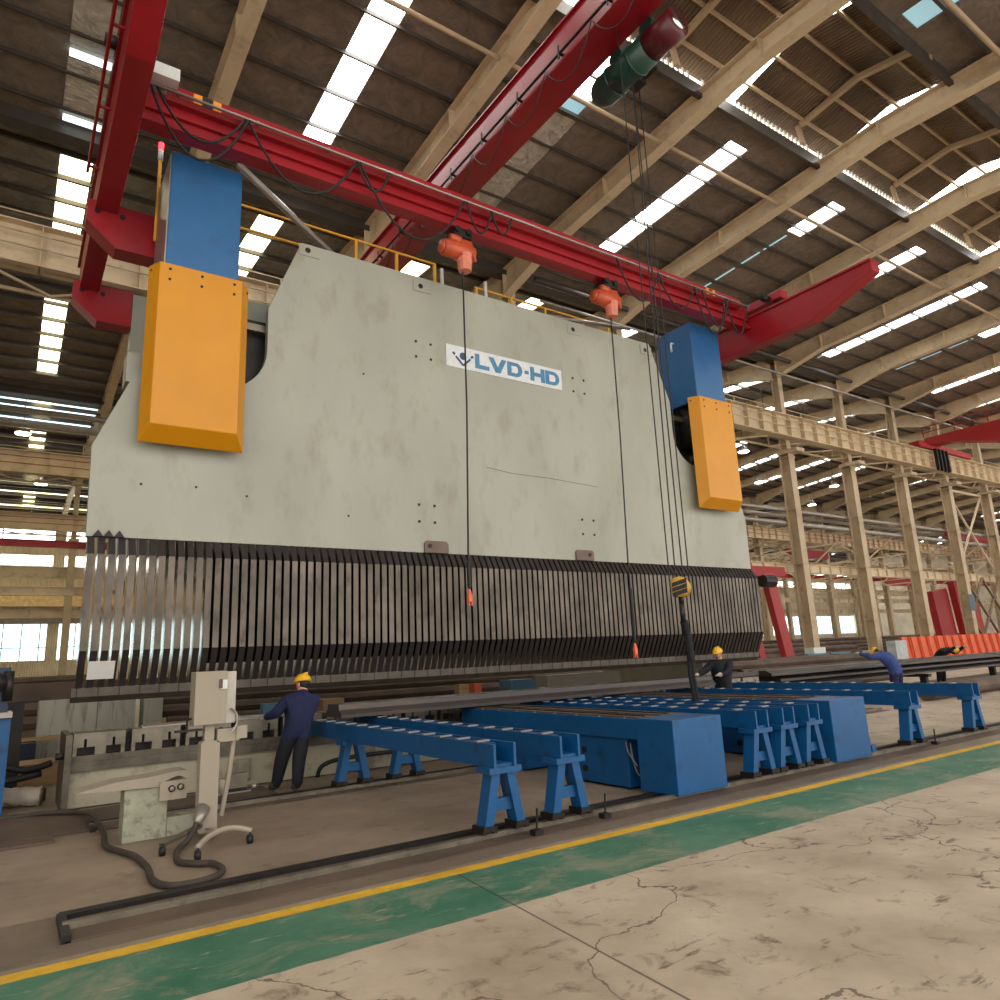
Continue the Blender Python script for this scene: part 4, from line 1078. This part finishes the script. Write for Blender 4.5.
# left edge clutter
bm_ = thing('blue_machine', 'blue and black machine frame cut off by the left edge', 'machine', (0,0,0))
MB().box(-1.0,.08,12.2,12.7,1.35,1.95).build('gear_case', mat('dark_blue_machine_paint', (34,48,72), .5, .2, .3, 5), bm_)
b = MB(); b.cyl((-.1,12.1,1.75),(-.1,12.2,1.75),.14,14); b.cyl((-.35,12.1,1.5),(-.35,12.2,1.5),.1,14); b.box(.0,.12,12.15,12.3,1.5,1.9); b.build('handwheel', M_DARK, bm_, True)
MB().box(-1.0,.14,12.1,12.75,1.28,1.35).build('bench_top', M_GALV, bm_)
for x in (-.9,.0): MB().box(x,x+.13,12.2,12.35,0,1.28).build('leg', M_BLUES, bm_)
for x in (-.9,.0): MB().box(x,x+.13,12.5,12.65,0,1.28).build('leg', M_BLUES, bm_)
MB().box(-.9,.1,12.22,12.3,.5,.6).build('cross_rail', M_BLUES, bm_)
b = MB(); n = 24
for i in range(n):
    pass
pts = smooth_path([(-1.2,13.3,.16),(-.3,13.1,.16),(.3,12.85,.15),(.6,12.75,.14)], 6)
b = MB(); b.tube(pts, .13, 12)
rj = random.Random(5)
b.v = [(v[0]+rj.uniform(-.03,.03), v[1]+rj.uniform(-.03,.03), max(.0, v[2]+rj.uniform(-.02,.02))) for v in b.v]
tag(b.build('sheeting_roll', M_TARP, None, True), 'crumpled grey sheeting roll on the floor at the left edge', 'roll')
for (x, y, lx, ly, lz, rz, m, lab) in ((-.3,15.5,2.4,.9,.35,.1,M_WOOD,'pale timber crate lid behind the left edge of the bed'),(-.8,16.6,2.8,.7,.62,.0,mat('navy_crate_paint', (22,34,58), .6),'dark navy crate behind the timber at the left edge'),(-.5,16.6,3.0,.16,.06,.12,M_WOOD,'long timber batten on the navy crate')):
    board(x, y, 0 if 'batten' not in lab else .63, lx, ly, lz, rz, m, lab, 'crate' if 'batten' not in lab else 'batten', 'timber_crate' if 'batten' not in lab else 'timber_batten')
b = MB(); b.tube(smooth_path([(-.6,13.9,.4),(.0,13.7,.5),(.4,13.6,.42),(.72,13.5,.5)]), .05, 8); b.tube(smooth_path([(-.4,13.8,.3),(.1,13.65,.28),(.6,13.55,.36)]), .05, 8); b.box(-1.0,.1,13.7,14.1,0,.3)
tag(b.build('hose_bundle', M_BLACK, None, True), 'black hose bundle behind the blue machine at the left edge', 'hose')

# control cabinet on a castor column ------------------------------
ct = thing('control_console', 'beige control cabinet on a tall column with castor feet', 'console', (1.98,8.8,0))
MB().box(-.21,.13,-.14,.12,1.2,1.78).build('cabinet', M_PALE, ct, bevel=.008)
MB().box(.13,.24,-.10,.12,1.2,1.77).build('side_case', M_WHITE if False else mat('pale_grey_case', (186,180,166), .5), ct, bevel=.005)
b = MB(); b.box(.06,.13,-.155,-.14,1.58,1.68); b.build('door_latch', M_WHITE, ct)
b = MB(); b.box(.045,.075,-.165,-.14,1.59,1.69); b.build('latch_handle', M_RUST, ct)
MB().prism([(-.11,.1),(-.09,.07),(.07,.07),(.09,.1),(.09,1.0),(.07,1.02),(-.09,1.02),(-.11,1.0)], -.08, .08, 'y').build('column', M_PALE, ct)
MB().box(-.07,.03,-.05,.05,1.02,1.2).build('neck', M_PALE, ct)
b = MB(); b.tube([(-.26,-.05,1.12),(-.26,-.05,1.26),(-.2,-.02,1.28)], .012, 6); b.box(-.38,-.1,-.1,.0,1.14,1.16); b.build('side_bracket', M_DARK, ct)
b = MB(); b.box(.06,.3,-.08,.06,1.0,1.14); b.box(.26,.38,-.1,.04,1.02,1.16); b.build('operator_panel', M_PALE, ct)
b = MB(); b.tube(smooth_path([(.18,-.12,1.36),(.24,-.14,1.3),(.25,-.14,1.18),(.2,-.13,1.1)]), .014, 6); b.build('control_cable', M_GALV, ct)
MB().tube([(.26,.0,1.0),(.22,.02,.6),(.16,.04,.2)], .028, 8).build('support_strut', M_PALE, ct)
b = MB(); b.cyl((-.14,-.2,.2),(-.06,-.06,.32),.045,12,.08); b.build('cable_gland', M_GALV, ct, True)
feet = (((-.12,-.1,.16),(-.5,-.2,.1)),((-.05,-.62,.1),(.52,-.15,.12)))
b = MB(); b.beam((-.08,-.06,.15),(-.52,-.46,.1),.07,.03); b.beam((-.22,-.0,.085),(.14,.0,.085),.08,.03); b.build('foot', M_STEEL, ct)
b = MB(); b.tube(smooth_path([(-.28,-.9,.11),(-.14,-.72,.155),(.04,-.6,.18),(.18,-.57,.165),(.32,-.6,.12)]), .03, 8); b.build('foot', M_PALE, ct, True)
MB().beam((0,0,.1),(.04,-.6,.16),.06,.03).build('foot', M_PALE, ct)
for x, y in ((-.52,-.48),(-.28,-.93),(.3,-.62),(.0,.3)):
    b = MB(); b.cyl((x-.025,y,.045),(x+.025,y,.045),.045,14); b.cyl((x,y,.05),(x,y,.11),.012,6); b.build('castor', M_BLACK, ct, True)
MB().beam((0,0,.1),(0,.3,.11),.06,.03).build('foot', M_PALE, ct)
hz = tag(MB().tube(smooth_path([(-1.5,11.9,.065),(.1,11.85,.035),(.62,11.6,.065),(.93,11.3,.065),(1.05,10.65,.11),(1.09,9.84,.035),(1.04,9.1,.035),(1.13,8.69,.035),(1.22,8.35,.035),(1.25,7.81,.035),(1.22,7.35,.035),(1.28,7.07,.035),(1.46,6.98,.035),(1.67,7.04,.035),(1.78,7.22,.035),(1.76,7.5,.035),(1.64,7.61,.035),(1.52,7.83,.035),(1.60,8.29,.035),(1.74,8.5,.08),(1.85,8.62,.22)], 6), .03, 8).build('supply_hose', mat('dusty_black_hose', (62,54,48), .7, 0, .2, 6), None, True), 'thick black supply hose snaking on the floor to the control console', 'hose')
# pedestal bench with two round buttons
pd = thing('foot_pedestal', 'flaking pale green pedestal with two round buttons left of the console', 'pedestal', (1.4,9.3,0))
MB().box(-.2,.24,-.12,.2,0,.55).build('body', M_MOSS, pd, bevel=.01)
MB().box(.24,.62,-.1,.14,0,.2).build('low_step', M_MOSS, pd, bevel=.01)
b = MB(); b.prism([(-.68,.58),(-.3,.56),(.14,.55),(.2,.6),(.42,.69),(.36,.70),(.0,.66),(-.3,.65)], -.16, .22, 'y'); b.build('slanted_top', M_PALE, pd)
bx = MB().box(.14,.42,-.2,.16,.4,.6).build('button_box', M_PALE, pd)
b = MB(); b.cyl((.26,-.225,.52),(.26,-.2,.52),.035,16); b.cyl((.35,-.225,.53),(.35,-.2,.53),.035,16); b.build('button', M_DARK, bx, True)
b = MB(); b.cyl((.26,-.23,.52),(.26,-.225,.52),.024,16); b.cyl((.35,-.23,.53),(.35,-.225,.53),.024,16); b.build('button_cap', M_PALE, bx, True)

# ------------------------------------------------------------------ far right things
def panel_boards():
    # orange boards leaning in a row
    n = 0
    for i in range(26):
        x = 41.4+i*1.02
        if x > 70: break
        b = MB(); b.box(-.46,.46,-.04,.04,0,1.85); b.box(-.46,-.40,-.12,-.04,0,1.85); b.box(.40,.46,-.12,-.04,0,1.85)
        o = b.build('orange_board', M_REDO) if i == 0 else bpy.data.objects['orange_board'].copy()
        if i: COL.objects.link(o)
        o.location = (x, 20.6, 0.02); o.rotation_euler = (-.1, .02*math.sin(i*1.7), .02)
        tag(o, 'orange steel shuttering board standing in the row at the right edge', 'board', 'orange boards at the right')
panel_boards()
rt = thing('red_tower', 'tall red steel support standing behind the orange boards', 'gantry', (0,0,0))
b = MB(); b.prism([(59.0,0),(61.4,0),(60.6,5.5),(58.2,5.2)], 26.5, 27, 'y'); b.build('plate_leg', M_REDG, rt)
b = MB(); b.prism([(61.7,0),(65.4,0),(63.8,6.4),(60.8,6.0)], 26.0, 26.5, 'y'); b.build('plate_leg', M_REDG, rt)
rj = thing('gantry_crane', 'red semi-gantry crane leg and beam behind the right end of the press', 'gantry crane', (0,0,0))
b = MB(); b.prism([(28.3,5.0),(28.95,5.0),(30.0,.25),(29.35,.25)], 19.9, 20.2, 'y'); b.build('leg', M_REDG, rj)
b = MB(); b.beam((26.2,19.4,4.95),(31.2,21.0,5.25),.35,.45); b.build('beam', M_REDG, rj)
b = MB(); b.box(29.0,30.4,19.8,20.3,0,.35); b.build('wheel_truck', M_REDG, rj)
b = MB(); b.cyl((27.8,19.75,4.6),(28.6,19.75,4.6),.28,12); b.build('hoist', M_DARK, rj)
b = MB(); b.prism([(31.6,0),(32.1,0),(30.9,5.2),(30.5,5.2)], 22.9, 23.2, 'y'); b.build('leg', M_REDG, rj)
for i, (x, lab) in enumerate(((30.6,'light blue sawhorse beside the first column base, left'),(32.4,'light blue sawhorse beside the first column base, right'))):
    t = thing('sawhorse', lab, 'sawhorse', (x,19.35,0), 0, 'light blue sawhorses')
    MB().box(-.8,.8,-.1,.1,1.08,1.3).build('top_beam', M_BLUET, t)
    for s in (-.6,.6):
        for q in (-.3,.3): b = MB(); b.beam((s,0,1.1),(s+.1*(1 if s > 0 else -1),q,0.02),.08,.08); b.build('leg', M_BLUET, t)
tag(MB().box(32.4,33.4,20.6,21.1,.0,1.55).build('white_cabinet', M_WHITE), 'white cabinet beside the foot of the first visible column', 'cabinet')
t = thing('air_conditioner', 'grey outdoor air conditioner box by the second column foot', 'air conditioner', (38.6,21.2,.45))
MB().box(-.5,.5,-.2,.2,0,.8).build('case', mat('ac_grey', (188,184,172), .5), t); MB().cyl((-.12,-.22,.4),(-.12,-.2,.4),.3,18).build('fan_grille', M_DARK, t)
b = MB(); b.box(-.45,-.35,-.15,.15,-.45,0); b.box(.35,.45,-.15,.15,-.45,0); b.build('foot', M_DARK, t)
tag(MB().box(39.7,40.9,20.4,20.9,0,1.7).build('grey_cabinet', mat('cool_grey_cabinet', (176,182,184), .5)), 'pale grey cabinet left of the orange boards', 'cabinet')
tag(MB().box(-.45,.45,-.02,.0,0,1.1).build('notice_board', mat('dark_notice', (64,84,98), .5)), 'dark blue notice board on the fourth column', 'notice board').location = (BX[11]+.35, 21.885, 3.4)

# red double-girder crane on the first runway, right side
rc = thing('bridge_crane', 'dark red bridge crane with railings on the runway at the right edge', 'crane', (0,0,0))
b = MB()
b.prism([(21.6,14.35),(20.2,14.35),(17.5,13.6),(0,13.6),(0,14.9),(21.6,14.9)], 50.0, 51.0, 'x')
b.build('girder', M_REDG, rc)
b = MB(); b.box(48.5,56,21.3,21.9,14.12,14.5); b.build('end_truck', M_REDG, rc)
b = MB()
for x in (49.8,):
    for z in (15.2,15.6): b.box(x,x+.05,2,21.6,z,z+.05)
    for i in range(11): b.box(x,x+.05,2+i*1.95,2.05+i*1.95,14.9,15.64)
b.build('railing', M_REDG, rc)
b = MB()
for i in range(4): b.box(50.1+i*.5,50.25+i*.5,21.0,21.2,12.6,14.1)
b.build('hanging_cables', M_DARK, rc)

for x, y, z, ln, lab in ((69.5,45.2,10.9,6.5,'red beam end hanging under the second runway between the first two visible columns'),(88.5,45.2,8.2,8,'small red beam low between the middle columns, deep in the hall'),(104,43.9,14.6,16,'long dark red beam behind the X-brace deep in the hall')):
    b = MB(); b.box(0,ln,-.25,.25,0,.9); b.prism([(-.9,.45),(0,0),(0,.9),(-.9,.9)], -.25, .25, 'y'); b.cyl((ln*.5,0,.9),(ln*.5,0,1.3),.05,6)
    o = tag(b.build('red_beam', M_RED), lab, 'beam'); o.location = (x,y,z)
def lattice(ln, m, h=1.4):
    tb = MB(); n = int(ln/2)
    for z in (0,h): tb.box(-.06,.06,0,ln,z,z+.1)
    for i in range(n): tb.beam((0,i*ln/n,.05 if i%2 else h+.05),(0,(i+1)*ln/n,h+.05 if i%2 else .05),.08,.08)
    return tb.build('lattice_girder', m)
la = lattice(22.9, M_CREAM)
for i, k in enumerate((10,12,14,16)):
    o = la if i == 0 else la.copy()
    if i: COL.objects.link(o)
    o.location = (BX[k]+.2, 22.95, 7.0); tag(o, 'cream lattice girder running back from the first column row', 'girder', 'lattice girders of the second bay')
lb_ = lattice(17.1, M_CREAM)
for i, k in enumerate((10,11,12,13,14,15,16,17,18)):
    o = lb_ if i == 0 else lb_.copy()
    if i: COL.objects.link(o)
    o.location = (BX[k], 46.75, 9.9); tag(o, 'cream lattice girder deep behind the second column row', 'girder', 'lattice girders of the third bay')
# long daylight slots between the roof sheets of the rear bays at left
def slot(y, x0, x1_, m, w=.22):
    win_n[0] += 1
    z = zroof(y)-.05
    struct(MB().box(x0, x1_, y-w/2, y+w/2, z-.03, z).build('window_%d' % win_n[0], m))
M_SLOT = emit('pale_daylight_slot', (214,238,240), 1.3); M_SLOTY = emit('yellowish_daylight_slot', (244,244,196), 1.6)
for i, y in enumerate((47.0,48.4,49.9,51.4,53.2)): slot(y, -25.8, 3.4, M_SLOT)
for i, y in enumerate((57.0,58.6,60.4,62.0)): slot(y, -25.8, 3.4, M_SLOT, .18)
for i, y in enumerate((65.4,67.2,69.2,71.2,73.4,75.6,78,80.5)): slot(y, -25.8, 9.6, M_SLOTY, .35)
# ------------------------------------------------------------------ workers
def figure(name, label, loc, rz, J, R, edges, mats_of, hands=None, hat=None, hair=True, shoes=None, head=None, lean=None):
    """J: joint name -> position; one skinned continuous body"""
    root = thing(name, label, 'person', loc, rz)
    names = list(J); idx = {n: i for i, n in enumerate(names)}
    me = bpy.data.meshes.new('skeleton'); me.from_pydata([J[n] for n in names], [(idx[a],idx[c]) for a, c in edges], [])
    o = bpy.data.objects.new('skeleton', me); COL.objects.link(o)
    sk = o.modifiers.new('skin', 'SKIN'); sk.use_smooth_shade = True
    for n in names:
        v = me.skin_vertices[0].data[idx[n]]; rr = R[n]; v.radius = (rr, rr) if not isinstance(rr, tuple) else rr; v.use_root = (n == 'pelvis')
    sb = o.modifiers.new('sub', 'SUBSURF'); sb.levels = 2; sb.render_levels = 2
    dg = bpy.context.evaluated_depsgraph_get(); ev = o.evaluated_get(dg); m2 = bpy.data.meshes.new_from_object(ev)
    bpy.data.objects.remove(o, do_unlink=True)
    mats = []
    for mm in [mats_of[('pelvis','waist')]]+list(mats_of.values()):
        if mm not in mats: mats.append(mm)
    m2.materials.clear()
    for mm in mats: m2.materials.append(mm)
    leg_m = mats_of[('knL','anL')]; leg_i = mats.index(leg_m) if leg_m in mats and mats.index(leg_m) else None; hem = J['pelvis'][2]-.1
    segs = [(Vector(J[a]), Vector(J[c]), mats.index(mats_of[(a,c)] if (a,c) in mats_of else mats_of[c])) for a, c in edges]
    for p_ in m2.polygons:
        best = None
        for a, c, k in segs:
            ab = c-a; t = max(0, min(1, (p_.center-a).dot(ab)/max(ab.length_squared, 1e-9))); dd = (p_.center-(a+ab*t)).length
            if best is None or dd < best[0]: best = (dd, k)
        k_ = best[1]
        if k_ == leg_i and p_.center.z > hem: k_ = 0
        elif k_ == 0 and p_.center.z <= hem and leg_i is not None: k_ = leg_i
        p_.material_index = k_; p_.use_smooth = True
    body = bpy.data.objects.new('body', m2); COL.objects.link(body); body.parent = root
    return root, body

def make_worker(label, loc, rz, J, jacket, trousers, glove, reach=None, hat_tilt=(0,0)):
    R = {'pelvis':.175,'waist':.185,'chest':.215,'neckb':.10,'neck':.066,'headc':.085,'headt':.075,
         'shL':.11,'shR':.11,'elL':.085,'elR':.085,'wrL':.055,'wrR':.055,'paL':.04,'paR':.04,
         'hiL':.135,'hiR':.135,'knL':.11,'knR':.11,'anL':.085,'anR':.085,'toL':.045,'toR':.045,'heL':.05,'heR':.05}
    edges = [('pelvis','waist'),('waist','chest'),('chest','neckb'),('neckb','neck'),('neck','headc'),('headc','headt'),('chest','shL'),('chest','shR'),
             ('shL','elL'),('elL','wrL'),('wrL','paL'),('shR','elR'),('elR','wrR'),('wrR','paR'),('pelvis','hiL'),('pelvis','hiR'),('hiL','knL'),('knL','anL'),('anL','toL'),
             ('hiR','knR'),('knR','anR'),('anR','toR')]
    R = {k: v for k, v in R.items() if k in J}
    mo = {}
    for e in edges:
        a, c = e
        if c in ('waist','chest','neckb','neck','shL','shR','elL','elR','wrL','wrR'): mo[e] = jacket
        elif c in ('neck','headc','headt'): mo[e] = M_SKIN
        elif c in ('paL','paR'): mo[e] = glove
        elif c in ('toL','toR'): mo[e] = M_SHOE
        elif c in ('hiL','hiR'): mo[e] = jacket
        else: mo[e] = trousers
    # five fingers on each hand
    J = {k: Vector(v) for k, v in J.items()}
    for s in 'LR':
        w, p_ = J['wr'+s], J['pa'+s]; d = (p_-w).normalized(); side = d.cross(Vector((0,0,1)))
        side = side.normalized() if side.length > .1 else Vector((1,0,0)); dn = side.cross(d).normalized()
        if dn.z > 0: dn = -dn
        for q, (off, ln) in enumerate(((-.03,.055),(-.01,.065),(.012,.06),(.032,.048))):
            a, c = 'f%s%da' % (s,q), 'f%s%db' % (s,q)
            J[a] = p_+side*off+d*.035; J[c] = J[a]+d*ln*.6+dn*ln*.5; R[a] = .011; R[c] = .009
            edges += [('pa'+s,a),(a,c)]; mo[('pa'+s,a)] = glove; mo[(a,c)] = glove
        a = 't%s' % s; sg = 1 if s == 'L' else -1
        J[a] = w+d*.045+side*.055*sg+dn*.015; R[a] = .012; edges.append(('pa'+s,a)); mo[('pa'+s,a)] = glove
    root, body = figure('person', label, loc, rz, J, R, edges, mo)
    # head details follow the neck -> head axis; forward is the figure's own facing
    hc = J['headc']; up = (J['headt']-J['neck']).normalized()
    fw = Vector((hat_tilt[0], hat_tilt[1], 0)); fw = (fw-up*fw.dot(up)).normalized(); sd = fw.cross(up)
    def P(a, c, e): return hc+sd*a+fw*c+up*e
    rot = Matrix((sd, fw, up)).transposed().to_4x4(); rot.translation = hc
    def xform(mb): mb.v = [tuple(rot @ Vector(v)) for v in mb.v]; return mb
    b = MB(); b.ball((0,.01,.02),.085,.1,.125,16,10)
    b.ball((0,.108,-.005),.014,.02,.024,8,6)                   # nose
    for s in (-1,1): b.ball((s*.088,-.005,.0),.014,.024,.035,8,6)     # ears
    xform(b).build('face', M_SKIN, root, True)
    b = MB()
    for s in (-1,1): b.ball((s*.034,.094,.024),.013,.008,.008,8,5)
    b.box(-.025,.025,.098,.104,-.052,-.045)
    xform(b).build('eyes_and_mouth', M_HAIR, root, True)
    b = MB(); b.ball((0,-.02,.035),.092,.1,.115,14,8); xform(b).build('hair', M_HAIR, root, True)
    b = MB(); b.ball((0,.0,.055),.122,.14,.125,20,8,True); b.cyl((0,.01,.048),(0,.01,.058),.135,20,.13); b.prism([(-.07,.10),(.07,.10),(.05,.185),(-.05,.185)], .046, .06, 'z')
    b.cyl((0,-.1,.165),(0,.1,.165),.02,8)
    xform(b).build('hard_hat', M_HAT, root, True)
    return root
# man 1: leaning at the bed, back to the viewer, legs striding
make_worker('worker in navy jacket and yellow helmet leaning on the press bed', (3.72,11.0,0), 0,
    dict(pelvis=(0,.02,.84), waist=(.02,.02,.98), chest=(.06,.05,1.2), neckb=(.1,.08,1.36), neck=(.11,.1,1.42), headc=(.12,.13,1.5), headt=(.12,.14,1.58),
         shL=(-.14,.1,1.28), shR=(.28,.06,1.28), elL=(-.3,.12,1.1), elR=(.22,.3,1.1), wrL=(-.36,.36,1.06), wrR=(.0,.5,1.06), paL=(-.37,.43,1.05), paR=(-.04,.56,1.06),
         hiL=(-.1,0,.82), hiR=(.1,0,.82), knL=(-.2,.08,.46), knR=(.0,-.1,.46), anL=(-.24,.18,.1), anR=(-.04,-.16,.1), toL=(-.3,.32,.05), toR=(-.06,-.02,.05)),
    M_NAVY, M_NAVYD, M_GLOVE, hat_tilt=(-.4,.9))
make_worker('worker in dark navy with yellow helmet reaching left, by the right ribs', (14.2,11.5,0), 0,
    dict(pelvis=(0,0,.92), waist=(0,0,1.08), chest=(-.02,.0,1.32), neckb=(-.03,0,1.47), neck=(-.04,0,1.52), headc=(-.07,0,1.62), headt=(-.08,0,1.7),
         shL=(-.2,.12,1.4), shR=(.12,-.14,1.4), elL=(-.44,.16,1.24), elR=(-.1,-.25,1.18), wrL=(-.66,.18,1.18), wrR=(-.34,-.22,1.16), paL=(-.73,.18,1.17), paR=(-.41,-.22,1.16),
         hiL=(-.0,.11,.9), hiR=(0,-.11,.9), knL=(.02,.12,.5), knR=(.02,-.12,.5), anL=(.05,.12,.1), anR=(.05,-.12,.1), toL=(-.1,.13,.05), toR=(-.1,-.13,.05)),
    M_NAVYD, M_NAVYD, M_GLOVE, hat_tilt=(-1,-.1))
make_worker('worker in faded blue overalls bending over the big steel pole, seen from behind', (21.3,11.15,0), 0,
    dict(pelvis=(0,-.12,.92), waist=(0,-.06,1.04), chest=(0,.12,1.24), neckb=(.02,.24,1.33), neck=(.02,.3,1.36), headc=(.03,.4,1.42), headt=(.03,.48,1.46),
         shL=(-.26,.18,1.34), shR=(.27,.18,1.34), elL=(-.5,.3,1.3), elR=(.5,.3,1.3), wrL=(-.52,.6,1.42), wrR=(.58,.6,1.42), paL=(-.52,.68,1.44), paR=(.6,.68,1.44),
         hiL=(-.11,-.1,.88), hiR=(.11,-.1,.88), knL=(-.14,-.05,.47), knR=(.14,-.05,.47), anL=(-.15,-.12,.1), anR=(.15,-.12,.1), toL=(-.16,.04,.05), toR=(.16,.04,.05)),
    M_BLUC, M_NAVY, M_GLOVE, hat_tilt=(0,.3))
make_worker('worker in dark clothes bending over the pole facing the viewer, near the right edge', (29.7,13.65,0), 0,
    dict(pelvis=(0,.1,.92), waist=(0,.02,1.08), chest=(-.02,-.22,1.26), neckb=(0,-.38,1.3), neck=(.0,-.44,1.3), headc=(.02,-.52,1.28), headt=(.03,-.6,1.3),
         shL=(-.24,-.26,1.3), shR=(.24,-.26,1.3), elL=(-.38,-.38,1.2), elR=(.36,-.4,1.16), wrL=(-.3,-.75,1.4), wrR=(.3,-.78,1.4), paL=(-.28,-.82,1.41), paR=(.28,-.85,1.41),
         hiL=(-.11,.1,.9), hiR=(.11,.1,.9), knL=(-.15,.05,.47), knR=(.15,.05,.47), anL=(-.18,.1,.1), anR=(.18,.1,.1), toL=(-.2,-.06,.05), toR=(.2,-.06,.05)),
    M_NAVYD, M_NAVYD, M_GLOVE, hat_tilt=(0,-.3))
